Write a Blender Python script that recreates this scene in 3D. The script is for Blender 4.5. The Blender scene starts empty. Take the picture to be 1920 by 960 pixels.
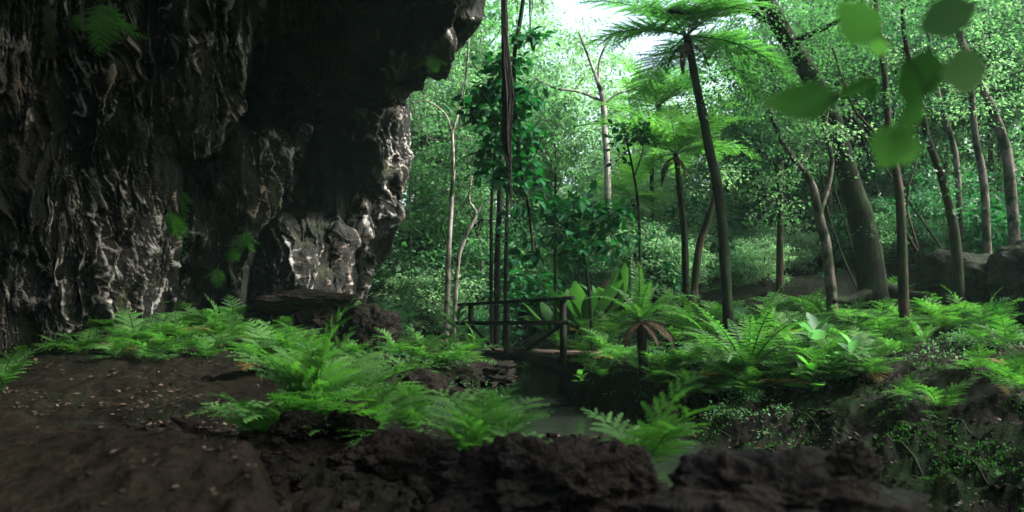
import bpy, math
import numpy as np
from mathutils import Vector, Matrix

C = bpy.context.scene.collection
S = bpy.context.scene
R = math.radians
rs = np.random.RandomState(7)

# ------------------------------------------------------------------ camera, world, sun, exposure
F = 1440.0
PITCH = math.atan(80 / F)
cam = bpy.data.cameras.new('camera')
cam.sensor_width = 36; cam.lens = 27; cam.clip_start = 0.05; cam.clip_end = 600
cam.dof.use_dof = True; cam.dof.focus_distance = 9.5; cam.dof.aperture_fstop = 3.0
camo = bpy.data.objects.new('camera', cam); C.objects.link(camo)
camo.rotation_euler = (math.pi / 2 + PITCH, 0, 0)
S.camera = camo

SUN_EL, SUN_AZ = R(44), R(98)          # azimuth from +Y towards +X
w = bpy.data.worlds.new('World'); S.world = w; w.use_nodes = True
nt = w.node_tree; bg = nt.nodes['Background']
sky = nt.nodes.new('ShaderNodeTexSky'); sky.sky_type = 'NISHITA'; sky.sun_disc = False
sky.sun_elevation = SUN_EL; sky.sun_rotation = SUN_AZ
sky.air_density = 1.0; sky.dust_density = 6.0; sky.ozone_density = 1.0
hs = nt.nodes.new('ShaderNodeHueSaturation'); hs.inputs['Saturation'].default_value = 0.85   # thin cloud greys the blue
nt.links.new(sky.outputs[0], hs.inputs['Color']); nt.links.new(hs.outputs[0], bg.inputs['Color'])
bg.inputs['Strength'].default_value = 0.15
sl = bpy.data.lights.new('sun', 'SUN'); sl.energy = 4.2; sl.angle = R(9); sl.color = (1.0, 0.985, 0.93)
so = bpy.data.objects.new('sun', sl); C.objects.link(so)
sd = Vector((math.cos(SUN_EL) * math.sin(SUN_AZ), math.cos(SUN_EL) * math.cos(SUN_AZ), math.sin(SUN_EL)))
so.rotation_euler = sd.to_track_quat('Z', 'Y').to_euler()
S.view_settings.view_transform = 'Standard'; S.view_settings.look = 'None'
S.view_settings.gamma = 1; S.view_settings.exposure = 1.85; S.view_settings.use_curve_mapping = False
cy = S.cycles
cy.max_bounces = 6; cy.diffuse_bounces = 3; cy.glossy_bounces = 2; cy.transmission_bounces = 4
cy.transparent_max_bounces = 4; cy.volume_bounces = 0; cy.caustics_reflective = False; cy.caustics_refractive = False
cy.use_denoising = True; cy.sample_clamp_indirect = 6

# ------------------------------------------------------------------ helpers
def at(px, py, Y):
    """the world point at forward distance Y seen at photo pixel px, py (the eye is the origin)"""
    u = (px - 960) / F; v = (480 - py) / F
    yy = math.cos(PITCH) - v * math.sin(PITCH); zz = math.sin(PITCH) + v * math.cos(PITCH)
    k = Y / yy
    return np.array((u * k, Y, zz * k))

def at_arr(px, py, Y):
    u = (px - 960) / F; v = (480 - py) / F
    yy = math.cos(PITCH) - v * math.sin(PITCH); zz = math.sin(PITCH) + v * math.cos(PITCH)
    k = Y / yy
    return np.stack([u * k, Y * np.ones_like(k), zz * k], -1)

def proj(p):
    c, s = math.cos(PITCH), math.sin(PITCH)
    y = p[1] * c + p[2] * s; z = -p[1] * s + p[2] * c
    return 960 + F * p[0] / y, 480 - F * z / y

def sm(x, a=0.0, b=1.0):
    t = np.clip((x - a) / (b - a), 0, 1)
    return t * t * (3 - 2 * t)

_perm = np.random.RandomState(3).permutation(4096).astype(np.int64)
_grad = np.random.RandomState(4).normal(size=(4096, 3)); _grad /= np.linalg.norm(_grad, axis=1)[:, None]
def noise(p):
    """gradient noise, p (...,3) -> about -1..1"""
    i = np.floor(p).astype(np.int64); f = p - i
    u = f * f * f * (f * (f * 6 - 15) + 10)
    out = 0
    for dx in (0, 1):
        for dy in (0, 1):
            for dz in (0, 1):
                h = _perm[(_perm[(_perm[(i[..., 0] + dx) & 4095] + i[..., 1] + dy) & 4095] + i[..., 2] + dz) & 4095]
                g = _grad[h]
                d = g[..., 0] * (f[..., 0] - dx) + g[..., 1] * (f[..., 1] - dy) + g[..., 2] * (f[..., 2] - dz)
                wx = u[..., 0] if dx else 1 - u[..., 0]
                wy = u[..., 1] if dy else 1 - u[..., 1]
                wz = u[..., 2] if dz else 1 - u[..., 2]
                out = out + d * wx * wy * wz
    return out * 1.6

def fbm(p, n=4, g=0.5):
    a, o = 1.0, 0
    for k in range(n):
        o = o + a * noise(p * 2.03 ** k + 17.3 * k); a *= g
    return o

def ridge(p, n=3, g=0.5):
    a, o, t = 1.0, 0, 0
    for k in range(n):
        o = o + a * (1 - np.abs(noise(p * 2.1 ** k + 9.1 * k)) * 2.2); t += a; a *= g
    return o / t

def make_mesh(name, V, Q, mat=None, rnd=None, smooth=False, attr=None):
    me = bpy.data.meshes.new(name)
    V = np.asarray(V, np.float32).reshape(-1, 3); Q = np.asarray(Q, np.int32)
    k = Q.shape[1]
    me.vertices.add(len(V)); me.vertices.foreach_set('co', V.ravel())
    me.loops.add(Q.size); me.loops.foreach_set('vertex_index', Q.ravel())
    me.polygons.add(len(Q)); me.polygons.foreach_set('loop_start', np.arange(0, Q.size, k, dtype=np.int32))
    me.update(calc_edges=True)
    if smooth: me.polygons.foreach_set('use_smooth', np.ones(len(Q), bool))
    for nm, a in list((attr or {}).items()) + ([('rnd', rnd)] if rnd is not None else []):
        at_ = me.attributes.new(nm, 'FLOAT', 'POINT'); at_.data.foreach_set('value', np.asarray(a, np.float32))
    if mat: me.materials.append(mat)
    return me

class MB:
    """collects quads"""
    def __init__(s): s.V = []; s.Q = []; s.r = []; s.n = 0
    def add(s, V, Q, r=0.5):
        V = np.asarray(V, float).reshape(-1, 3); Q = np.asarray(Q, int)
        s.V.append(V); s.Q.append(Q + s.n); s.r.append(np.broadcast_to(np.asarray(r, float), (len(V),)) if np.ndim(r) < 1 or len(np.atleast_1d(r)) == len(V) else np.full(len(V), .5))
        s.n += len(V)
    def tube(s, P, rad, n=8, r=0.5, rough=0, seed=0):
        P = np.asarray(P, float); rad = np.broadcast_to(np.asarray(rad, float), (len(P),))
        T = np.gradient(P, axis=0); T /= np.linalg.norm(T, axis=1)[:, None] + 1e-9
        up = np.array((0.0, 0.0, 1.0)) if abs(T[0][2]) < .9 else np.array((1.0, 0.0, 0.0))
        X = np.cross(T, up); X /= np.linalg.norm(X, axis=1)[:, None] + 1e-9
        Y = np.cross(T, X)
        a = np.linspace(0, 2 * math.pi, n, endpoint=False)
        rr = rad[:, None] * np.ones(n)
        if rough:
            q = np.stack([np.cos(a)[None] * 1.3 + 0 * rad[:, None], np.sin(a)[None] * 1.3 + 0 * rad[:, None], np.linspace(0, len(P) * .25, len(P))[:, None] + 0 * a[None]], -1) + seed * 3.7
            rr = rr * (1 + rough * noise(q * 1.5) + rough * .5 * noise(q * 4))
        V = P[:, None] + X[:, None] * (np.cos(a)[None, :, None] * rr[..., None]) + Y[:, None] * (np.sin(a)[None, :, None] * rr[..., None])
        i = np.arange(len(P) - 1)[:, None] * n; j = np.arange(n)[None]; j2 = (j + 1) % n
        Q = np.stack([i + j, i + j2, i + n + j2, i + n + j], -1).reshape(-1, 4)
        s.add(V, Q, r)
        e = len(P) - 1                                                     # close both ends
        for base in (0, e * n):
            if n >= 4:
                Qc = [[base, base + k, base + k + 1, base + k + 2] for k in range(1, n - 2, 2)]
                s.Q.append(np.array(Qc) + s.n - len(P) * n)
    def box(s, a, b, wv, hv, r=0.5):
        """a bar from a to b; wv, hv: half width and half height vectors"""
        a, b, wv, hv = map(lambda q: np.asarray(q, float), (a, b, wv, hv))
        V = [p + i * wv + j * hv for p in (a, b) for i, j in ((-1, -1), (1, -1), (1, 1), (-1, 1))]
        s.add(V, [[0, 3, 2, 1], [4, 5, 6, 7], [0, 1, 5, 4], [1, 2, 6, 5], [2, 3, 7, 6], [3, 0, 4, 7]], r)
    def mesh(s, name, mat, smooth=False):
        return make_mesh(name, np.concatenate(s.V), np.concatenate(s.Q), mat, np.concatenate(s.r), smooth)

def link(name, me, parent=None, loc=(0, 0, 0), rot=None, scale=1):
    o = bpy.data.objects.new(name, me); C.objects.link(o)
    o.location = loc
    if rot is not None: o.rotation_euler = rot
    o.scale = (scale,) * 3 if np.ndim(scale) == 0 else scale
    if parent: o.parent = parent
    return o

def tag(o, label, cat, group=None):
    o['label'] = label; o['category'] = cat
    if group: o['group'] = group
    return o

def kind(o, k='structure', label=None):
    o['kind'] = k
    if label: o['label'] = label
    return o

def smooth_path(P, n):
    """Catmull-Rom through P"""
    P = np.asarray(P, float)
    if len(P) == 2: return P[0] + (P[1] - P[0]) * np.linspace(0, 1, n)[:, None]
    E = np.vstack([2 * P[0] - P[1], P, 2 * P[-1] - P[-2]])
    t = np.linspace(0, len(P) - 1 - 1e-6, n); i = t.astype(int); f = (t - i)[:, None]
    a, b, c, d = E[i], E[i + 1], E[i + 2], E[i + 3]
    return .5 * (2 * b + (c - a) * f + (2 * a - 5 * b + 4 * c - d) * f ** 2 + (3 * b - a - 3 * c + d) * f ** 3)

# ------------------------------------------------------------------ materials
class NT:
    def __init__(s, name):
        s.m = bpy.data.materials.new(name); s.m.use_nodes = True; s.t = s.m.node_tree
        s.t.nodes.clear(); s.out = s.n('OutputMaterial')
    def n(s, t, **kw):
        x = s.t.nodes.new('ShaderNode' + t)
        for k, v in kw.items():
            if k in x.inputs: x.inputs[k].default_value = v
            else: setattr(x, k, v)
        return x
    def l(s, a, b): s.t.links.new(a, b)
    def attr(s, name): a = s.n('Attribute'); a.attribute_name = name; return a.outputs['Fac']
    def ramp(s, fac, stops):
        r = s.n('ValToRGB'); e = r.color_ramp.elements
        while len(e) > 1: e.remove(e[0])
        e[0].position = stops[0][0]; e[0].color = (*stops[0][1], 1)
        for p, c in stops[1:]:
            q = e.new(p); q.color = (*c, 1)
        s.l(fac, r.inputs[0]); return r.outputs[0]
    def noise(s, scale, detail=4, rough=.55, vec=None, dist=0):
        x = s.n('TexNoise'); x.inputs['Scale'].default_value = scale; x.inputs['Detail'].default_value = detail
        x.inputs['Roughness'].default_value = rough; x.inputs['Distortion'].default_value = dist
        if vec is None:
            g = s.n('NewGeometry'); vec = g.outputs['Position']
        s.l(vec, x.inputs['Vector']); return x.outputs['Fac']
    def mix(s, fac, a, b):
        x = s.n('Mix'); x.data_type = 'RGBA'
        if isinstance(fac, (int, float)): x.inputs[0].default_value = fac
        else: s.l(fac, x.inputs[0])
        for v, i in ((a, 6), (b, 7)):
            if isinstance(v, tuple): x.inputs[i].default_value = (*v, 1)
            else: s.l(v, x.inputs[i])
        return x.outputs[2]
    def math(s, op, a, b=0.5):
        x = s.n('Math'); x.operation = op
        for v, i in ((a, 0), (b, 1)):
            if isinstance(v, (int, float)): x.inputs[i].default_value = v
            else: s.l(v, x.inputs[i])
        return x.outputs[0]

def leaf_mat(name, dark, light, transl=0.4, gloss=0.45, spec=0.35, tint=(0.55, 1.0, 0.25), tmul=1.0):
    t = NT(name)
    oi = t.n('ObjectInfo')
    f = t.math('ADD', t.math('MULTIPLY', t.attr('rnd'), 0.7), t.math('MULTIPLY', oi.outputs['Random'], 0.3))
    col = t.ramp(f, [(0, dark), (0.75, light), (1, tuple(c * 1.15 for c in light))])
    p = t.n('BsdfPrincipled'); t.l(col, p.inputs['Base Color'])
    p.inputs['Roughness'].default_value = gloss; p.inputs['Specular IOR Level'].default_value = spec
    tr = t.n('BsdfTranslucent')
    mc = t.n('Mix'); mc.data_type = 'RGBA'; mc.blend_type = 'MULTIPLY'; mc.inputs[0].default_value = 1
    t.l(col, mc.inputs[6]); mc.inputs[7].default_value = (2.4 * tmul * tint[0], 2.4 * tmul * tint[1], 2.4 * tmul * tint[2], 1)
    t.l(mc.outputs[2], tr.inputs['Color'])
    ms = t.n('MixShader'); ms.inputs[0].default_value = transl
    t.l(p.outputs[0], ms.inputs[1]); t.l(tr.outputs[0], ms.inputs[2]); t.l(ms.outputs[0], t.out.inputs[0])
    return t.m

def bark_mat(name, a, b, moss=0.0, scale=6, gl=0.75):
    t = NT(name)
    tc = t.n('TexCoord'); mp = t.n('Mapping'); mp.inputs['Scale'].default_value = (1, 1, .22)
    t.l(tc.outputs['Object'], mp.inputs[0])
    n1 = t.noise(scale, 6, .65, mp.outputs[0])
    col = t.ramp(n1, [(0.3, a), (0.7, b)])
    if moss:
        n2 = t.noise(2.2, 5, .6, tc.outputs['Object'])
        k = t.ramp(n2, [(.5 - moss * .3, (0, 0, 0)), (.62 - moss * .2, (1, 1, 1))])
        col = t.mix(k, col, (0.012, 0.022, 0.008))
    p = t.n('BsdfPrincipled'); t.l(col, p.inputs['Base Color']); p.inputs['Roughness'].default_value = gl; p.inputs['Specular IOR Level'].default_value = .05
    bp = t.n('Bump'); bp.inputs['Strength'].default_value = 1; bp.inputs['Distance'].default_value = .05
    t.l(n1, bp.inputs['Height']); t.l(bp.outputs[0], p.inputs['Normal'])
    t.l(p.outputs[0], t.out.inputs[0]); return t.m

M = {}
M['fern'] = leaf_mat('fern_leaf', (0.012, 0.044, 0.014), (0.054, 0.130, 0.032), .38, .6, .06, (.65, 1, .34))
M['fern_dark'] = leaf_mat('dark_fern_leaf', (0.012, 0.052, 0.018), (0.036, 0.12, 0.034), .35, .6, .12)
M['sword'] = leaf_mat('sword_fern_leaf', (0.016, 0.052, 0.018), (0.055, 0.13, 0.038), .38, .5, .15, (.65, 1, .35))
M['brown_frond'] = leaf_mat('withered_frond', (0.012, 0.008, 0.005), (0.042, 0.028, 0.016), .2, .8, .1, (1, .7, .4))
M['treefern'] = leaf_mat('tree_fern_leaf', (0.025, 0.085, 0.028), (0.075, 0.17, 0.045), .46, .5, .1, (.75, 1, .42), 1.0)
M['treefern_shade'] = leaf_mat('dark_tree_fern_leaf', (0.022, 0.080, 0.030), (0.062, 0.155, 0.050), .46, .5, .1, (.7, 1, .42), 1.0)  # darker copy of the tree fern leaf, crown shade painted in
M['leaf'] = leaf_mat('small_leaf', (0.018, 0.056, 0.028), (0.070, 0.155, 0.074), .42, .5, .10, (.7, 1, .5))
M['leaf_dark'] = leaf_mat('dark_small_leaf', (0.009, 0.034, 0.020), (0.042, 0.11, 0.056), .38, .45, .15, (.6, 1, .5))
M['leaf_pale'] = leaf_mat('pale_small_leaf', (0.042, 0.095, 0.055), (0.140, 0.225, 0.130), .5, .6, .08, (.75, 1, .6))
M['bigleaf'] = leaf_mat('large_leaf', (0.005, 0.036, 0.018), (0.017, 0.082, 0.032), .25, .6, .05, (.45, 1, .35))
M['shoot'] = leaf_mat('shoot_leaf', (0.007, 0.026, 0.010), (0.048, 0.105, 0.034), .40, .9, .0, (.65, 1, .45))
M['paddle'] = leaf_mat('paddle_leaf', (0.018, 0.065, 0.022), (0.058, 0.14, 0.045), .4, .7, .05, (.7, 1, .35))
M['lacy_brown'] = leaf_mat('dry_fern_leaf', (0.05, 0.045, 0.015), (0.13, 0.10, 0.035), .35, .7, .05, (1, .8, .4))
M['young'] = leaf_mat('young_leaf', (0.04, 0.12, 0.03), (0.08, 0.19, 0.05), .4, .55, .12)
M['moss'] = leaf_mat('moss_leaf', (0.012, 0.045, 0.010), (0.03, 0.09, 0.02), .25, .8, .15)
M['litter'] = leaf_mat('fallen_leaf', (0.006, 0.004, 0.003), (0.07, 0.05, 0.036), .1, .7, .15, (1, .8, .5))
M['bark_dark'] = bark_mat('dark_bark', (0.0035, 0.0035, 0.003), (0.016, 0.013, 0.011), .18)
M['bark_black'] = bark_mat('wet_black_bark', (0.002, 0.0022, 0.002), (0.010, 0.009, 0.0075), .2, 9)  # shade put into the bark colour, darker than dark_bark
M['bark_brown'] = bark_mat('brown_bark', (0.015, 0.011, 0.008), (0.07, 0.05, 0.036), .25)
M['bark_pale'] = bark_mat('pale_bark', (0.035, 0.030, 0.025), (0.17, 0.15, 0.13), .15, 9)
M['bark_white'] = bark_mat('whitish_bark', (0.12, 0.115, 0.10), (0.42, 0.40, 0.36), .05, 9)
M['root'] = bark_mat('hanging_root_bark', (0.007, 0.0065, 0.0065), (0.028, 0.025, 0.023), 0, 14)
M['stem'] = bark_mat('fern_stem', (0.012, 0.016, 0.006), (0.045, 0.05, 0.02), 0, 20)
M['timber'] = bark_mat('weathered_timber', (0.005, 0.006, 0.005), (0.018, 0.018, 0.016), .2, 8)
M['deck'] = bark_mat('deck_timber', (0.07, 0.05, 0.042), (0.20, 0.15, 0.125), 0, 8)

def rock_mat(name, dark=(0.005, 0.006, 0.005), mid=(0.031, 0.031, 0.028), pale=(0.44, 0.435, 0.425), green=.25, use_attr=True):
    t = NT(name)
    g = t.n('NewGeometry')
    mp = t.n('Mapping'); mp.inputs['Scale'].default_value = (1, 1, .4); t.l(g.outputs['Position'], mp.inputs[0])
    n1 = t.noise(3.0, 8, .65, mp.outputs[0], .6)
    n2 = t.noise(22.0, 5, .6, g.outputs['Position'])
    col = t.ramp(n1, [(0.35, dark), (0.62, mid)])
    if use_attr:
        c = t.attr('calcite')  # painted light on the cave ridges
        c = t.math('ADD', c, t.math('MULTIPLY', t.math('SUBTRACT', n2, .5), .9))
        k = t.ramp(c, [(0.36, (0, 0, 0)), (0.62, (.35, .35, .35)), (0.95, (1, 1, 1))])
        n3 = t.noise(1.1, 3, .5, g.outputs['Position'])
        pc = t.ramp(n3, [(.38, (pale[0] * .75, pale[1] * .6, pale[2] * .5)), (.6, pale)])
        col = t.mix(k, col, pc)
    n4 = t.noise(1.7, 6, .6, g.outputs['Position'])
    gk = t.ramp(n4, [(.60 - green * .2, (0, 0, 0)), (.80 - green * .2, (1, 1, 1))])
    col = t.mix(t.math('MULTIPLY', gk, .7), col, (0.045, 0.06, 0.015) if use_attr else (0.012, 0.024, 0.007))
    p = t.n('BsdfPrincipled'); t.l(col, p.inputs['Base Color'])
    p.inputs['Specular IOR Level'].default_value = .06 if use_attr else .07; rr = t.ramp(n2, [(.3, (.6,) * 3), (.7, (.95,) * 3)]); t.l(rr, p.inputs['Roughness'])
    bp = t.n('Bump'); bp.inputs['Strength'].default_value = 1; bp.inputs['Distance'].default_value = .045
    h = t.math('ADD', t.math('ADD', n2, t.math('MULTIPLY', t.noise(55, 4, .6, g.outputs['Position']), .5)), t.math('MULTIPLY', t.noise(8, 6, .6, mp.outputs[0], .5), 2.0))
    t.l(h, bp.inputs['Height']); t.l(bp.outputs[0], p.inputs['Normal'])
    t.l(p.outputs[0], t.out.inputs[0]); return t.m

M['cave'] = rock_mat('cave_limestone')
M['boulder'] = rock_mat('mossy_boulder', (0.003, 0.0035, 0.003), (0.012, 0.013, 0.009), (.2, .17, .15), .9, False)
M['rock'] = rock_mat('wet_rock', (0.0035, 0.0035, 0.003), (0.013, 0.010, 0.0075), (.2, .17, .15), .15, False)

def ground_mat():
    t = NT('forest_soil')
    g = t.n('NewGeometry')
    n1 = t.noise(1.4, 7, .62, g.outputs['Position'], .4); n2 = t.noise(14, 6, .65, g.outputs['Position']); n3 = t.noise(45, 4, .6, g.outputs['Position'])
    col = t.ramp(n2, [(.34, (0.0015, 0.0015, 0.0014)), (.66, (0.0075, 0.006, 0.0046))])
    k = t.attr('warm')                                                   # dry brown earth of the ledges
    col2 = t.ramp(n2, [(.3, (0.0034, 0.0027, 0.0019)), (.7, (0.0115, 0.0090, 0.0064))])
    col = t.mix(k, col, col2)
    m = t.math('MULTIPLY', t.attr('mossy'), t.ramp(n1, [(.42, (0, 0, 0)), (.58, (1, 1, 1))]))
    mc = t.ramp(n3, [(.35, (0.002, 0.006, 0.002)), (.7, (0.010, 0.022, 0.007))])
    col = t.mix(m, col, mc)
    sp = t.attr('sand')
    col = t.mix(sp, col, t.ramp(n3, [(.3, (0.16, 0.125, 0.095)), (.7, (0.33, 0.27, 0.21))]))
    sk = t.ramp(n3, [(.66, (0, 0, 0)), (.74, (1, 1, 1))])
    col = t.mix(t.math('MULTIPLY', sk, .2), col, (.06, .05, .043))
    p = t.n('BsdfPrincipled'); t.l(col, p.inputs['Base Color'])
    p.inputs['Specular IOR Level'].default_value = .03
    t.l(t.ramp(n1, [(.35, (.5,) * 3), (.65, (.95,) * 3)]), p.inputs['Roughness'])
    bp = t.n('Bump'); bp.inputs['Strength'].default_value = 1; bp.inputs['Distance'].default_value = .035
    t.l(t.math('ADD', n2, t.math('MULTIPLY', n3, .4)), bp.inputs['Height']); t.l(bp.outputs[0], p.inputs['Normal'])
    t.l(p.outputs[0], t.out.inputs[0]); return t.m
M['ground'] = ground_mat()

def water_mat():
    t = NT('creek_water')
    g = t.n('NewGeometry')
    p = t.n('BsdfPrincipled', **{'Roughness': .03}); p.inputs['Base Color'].default_value = (.012, .016, .012, 1)
    p.inputs['IOR'].default_value = 1.33; p.inputs['Specular IOR Level'].default_value = .9
    bp = t.n('Bump'); bp.inputs['Strength'].default_value = .4; bp.inputs['Distance'].default_value = .02
    t.l(t.noise(8, 3, .5, g.outputs['Position'], .5), bp.inputs['Height']); t.l(bp.outputs[0], p.inputs['Normal'])
    t.l(p.outputs[0], t.out.inputs[0]); return t.m
M['water'] = water_mat()

# ------------------------------------------------------------------ ground
WZ = -1.85
CK = np.array([(-2, 7), (2, 6), (3, 3.4), (5, 2.7), (7, 1.95), (8.6, 1.45), (11, .8), (13, .45), (16, .3), (20, -.3), (30, -2.5), (60, -5), (300, -30)], float)
def creek(Y): return np.interp(Y, CK[:, 0], CK[:, 1])

def ground_z(X, Y, rough=True):
    X = np.asarray(X, float); Y = np.asarray(Y, float)
    s = X - creek(Y)
    near = -0.62 + 0 * X
    left = -0.78 + .06 * np.clip(Y - 8, 0, 6) * sm(-X, 2.5, 5) - .30 * sm(Y, 9.5, 12) * sm(X, -5, -2)
    left = left + (-1.08 - left) * sm(Y, 15.5, 18) * sm(X, -6, -3)
    left = left + .10 * np.clip(Y - 24, 0, 40)
    left = near + (left - near) * sm(Y, 3.2, 4.6)
    # the near shelf drops to the water between the camera and the bridge
    fall = sm(X, -1.5, -.4) * sm(Y, 3.5, 5.2) * (1 - sm(Y, 8.2, 10.5))
    left = left + (-1.55 - left) * fall
    hw = .66 - .22 * sm(Y, 11, 14)
    right = -1.08 + .07 * np.clip(X - 3, 0, 9) + 1.35 * sm(Y, 15.0, 21) * sm(X, 1.2, 7) + .07 * np.clip(Y - 22, 0, 60) + .12 * np.clip(X - 11, 0, 40)
    right = right + .12 * sm(X, 3, 6) * (1 - sm(Y, 12, 15))
    bank = np.where(s < 0, left, right)
    bank = bank + (-1.68 - bank) * sm(X, .42, .85) * sm(Y, 1.5, 2.3) * (1 - sm(Y, 7.5, 9)) * (s < 0)
    # ledge of earth right by the camera
    lim = np.interp(-X, [-.2, .38, .73, 1.35, 2.27, 6], [.2, 1.5, 2.35, 2.95, 3.4, 3.8])
    bank = bank + (-.44 - bank) * sm(lim - Y, -.12, .25) * sm(-X, .1, .45)
    sw = np.where(s < 0, 1.1 - .4 * sm(Y, 12, 14), 4.4 - 3.5 * sm(Y, 9.0, 13.5))
    ww = sm((np.abs(s) - hw) / sw); ww = np.where(s > 0, ww ** (1 - .45 * (1 - sm(Y, 10, 13))), ww)
    h = -2.1 + (bank + 2.1) * ww
    # rock ledge in front of the fern bed at the cave foot
    if rough:
        p = np.stack([X, Y, 0 * X], -1)
        fade = np.clip(Y / 5, .25, 1)
        h = h + fade * (.10 * fbm(p * .8, 4) + .05 * ridge(p * 2.2, 3) - .03) + .012 * fbm(p * 9 + 5, 3) + .10 * fade * ww * (1 - ww) * 4 * ridge(p * 1.4 + 8, 3)
        gr = sm(X, -1.6, -.6) * (1 - sm(Y, 4, 5)) + .35 * sm(Y, 3, 4) * (1 - sm(Y, 5, 7))
        h = h + gr * .05 * ridge(p * 5 + 3, 3)
        slope = sm(s, .3, 1.0) * (1 - sm(s, 4.5, 6.5)) * sm(Y, 3, 4)
        q = np.stack([X * 1.6 + .8 * Y, Y * 3.2 - X, 0 * X], -1)
        h = h + slope * (.10 * ridge(q * .9, 3) + .035 * ridge(q * 3.5, 2) - .06)
        wet = sm(-s, .3, .6) * (1 - sm(-s, 1.6, 2.2)) * sm(Y, 5, 6.5) * (1 - sm(Y, 14, 16))
        h = h + wet * (.16 * ridge(p * 2.6 + 1, 3) - .06)
    return h

def ground_hit(px, py):
    """forward distance at which the photo's pixel ray meets the ground"""
    Y = np.linspace(1.2, 60, 3000)
    P = at_arr(px + 0 * Y, py + 0 * Y, Y)
    z = ground_z(P[:, 0], P[:, 1], False)
    k = np.argmax(P[:, 2] < z)
    return Y[k] if P[k, 2] < z[k] else 30.0

def gz(x, y): return float(ground_z(np.array([x]), np.array([y]))[0])

rr = np.concatenate([np.geomspace(.35, 60, 620), np.geomspace(62, 350, 40)])
az = np.concatenate([np.linspace(-180, -42, 60)[:-1], np.linspace(-42, 42, 560), np.linspace(42, 180, 60)[1:-1]]) * math.pi / 180
A_, R_ = np.meshgrid(az, rr)
GX, GY = R_ * np.sin(A_), R_ * np.cos(A_)
GZ = ground_z(GX, GY)
n_a = len(az)
i = np.arange(len(rr) - 1)[:, None] * n_a; j = np.arange(n_a)[None]; j2 = (j + 1) % n_a
Q = np.stack([i + j, i + n_a + j, i + n_a + j2, i + j2], -1).reshape(-1, 4)
s_ = GX - creek(GY)
ledge = (ground_z(GX, GY, False) > -.56) & (GY < 4.2) & (GX < .2)
warm = np.where(ledge, 1.0, 0) + .5 * sm(-GX, 1.8, 2.6) * sm(GY, 4.6, 6) * (1 - sm(GY, 8.6, 9.6)) + .35 * (GY < 4.2) * (GX < 1)
path = sm(1 - np.abs(GY - (19.3 - .1 * GX)) / 1.4) * sm(-GX, -.2, .7) * sm(7 + GX, 0, 2)
mossy = sm(s_, .4, 1.2) * (1 - sm(s_, 3.6, 5.5)) + .5 * sm(GY, 8, 12) * sm(s_, .3, 2) + .25 * sm(-s_, .5, 1)
slab = np.exp(-(((GX + 3.9) / .8) ** 2 + ((GY - 13.2) / .7) ** 2) * 1.2)
me = make_mesh('ground', np.stack([GX, GY, GZ], -1), Q, M['ground'], smooth=True,
               attr={'warm': np.clip(warm, 0, 1).ravel(), 'mossy': np.clip(mossy * (1 - .8 * np.clip(warm, 0, 1)), 0, 1).ravel(), 'sand': np.clip(path * .9 + slab * .5, 0, 1).ravel()})
kind(link('ground', me), 'structure')
# the centre of the ground, under the tripod
mb = MB(); mb.add([(x, y, -.66) for x, y in ((-.5, -.5), (.5, -.5), (.5, .5), (-.5, .5))], [[0, 1, 2, 3]])
mb = None
yy = np.linspace(0, 60, 60); cx = creek(yy)
V = np.concatenate([np.stack([cx - 2.6, yy, 0 * yy + WZ], -1), np.stack([cx + 2.6, yy, 0 * yy + WZ], -1)])
Q = [[k, 60 + k, 61 + k, k + 1] for k in range(59)]
kind(link('creek_water', make_mesh('creek_water', V, Q, M['water'])), 'structure')

# ------------------------------------------------------------------ cave wall
def sdist(px, py, poly):
    """signed pixel distance to a polygon, positive inside"""
    P = np.asarray(poly, float); d = np.full(px.shape, 1e9); ins = np.zeros(px.shape, bool)
    for a, b in zip(P, np.roll(P, -1, 0)):
        e = b - a; t = np.clip(((px - a[0]) * e[0] + (py - a[1]) * e[1]) / (e @ e), 0, 1)
        d = np.minimum(d, np.hypot(px - a[0] - t * e[0], py - a[1] - t * e[1]))
        c = ((a[1] > py) != (b[1] > py)) & (px < (b[0] - a[0]) * (py - a[1]) / (b[1] - a[1] + 1e-9) + a[0])
        ins ^= c
    return np.where(ins, d, -d)

EY = [-2600, -900, -300, -60, 0, 35, 60, 95, 120, 150, 185, 215, 330, 370, 430, 480, 530, 600, 760]
EX = [3000, 1500, 1060, 925, 906, 903, 885, 855, 836, 800, 752, 762, 768, 750, 738, 722, 690, 684, 684]
rows = np.concatenate([-2600 + np.linspace(0, 1, 50)[:-1] ** .7 * 2540, np.linspace(-60, 660, 470), np.linspace(680, 800, 8)])
NC = 560
EXr = np.interp(rows, EY, EX)
nl = 90
front = np.concatenate([np.linspace(-3200, -40, nl)[:-1], [0]])
PXg = np.zeros((len(rows), nl + NC)); 
for k, e in enumerate(EXr):
    PXg[k] = np.concatenate([np.linspace(-3200, -40, nl), np.linspace(-38, e, NC)])
PYg = rows[:, None] + 0 * PXg
ENg = EXr[:, None] + 0 * PXg
cav = np.interp(PYg, [-2600, -1500, -400, 0, 220, 500, 800], [2.3, 3.6, 7, 10.2, 15, 16.8, 17.2])
baseA = np.interp(PXg, [-3200, -2500, -1000, 0, 250, 450, 800], [2.5, 2.9, 4.9, 10.2, 11.4, 12.6, 13.5])
fA = np.interp(PYg, [-2600, -1500, -400, 0, 300, 600, 800], [.30, .42, .68, .78, .92, 1.0, 1.02])
DA = baseA * fA
DC = np.interp(PYg, [200, 260, 420, 620], [13.0, 12.6, 12.7, 13.3]) + np.clip(PXg - 470, 0, 200) * .008
DG = np.interp(PYg, [380, 560, 620], [15.0, 14.3, 14.1])
DE = np.interp(PYg, [-2600, -1500, -400, 0, 100, 200, 400, 600, 800], [2.3, 3.6, 6.6, 9.6, 11.6, 14.4, 15.8, 16.2, 16.4])
DF = 15.4 + 0 * PYg
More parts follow.
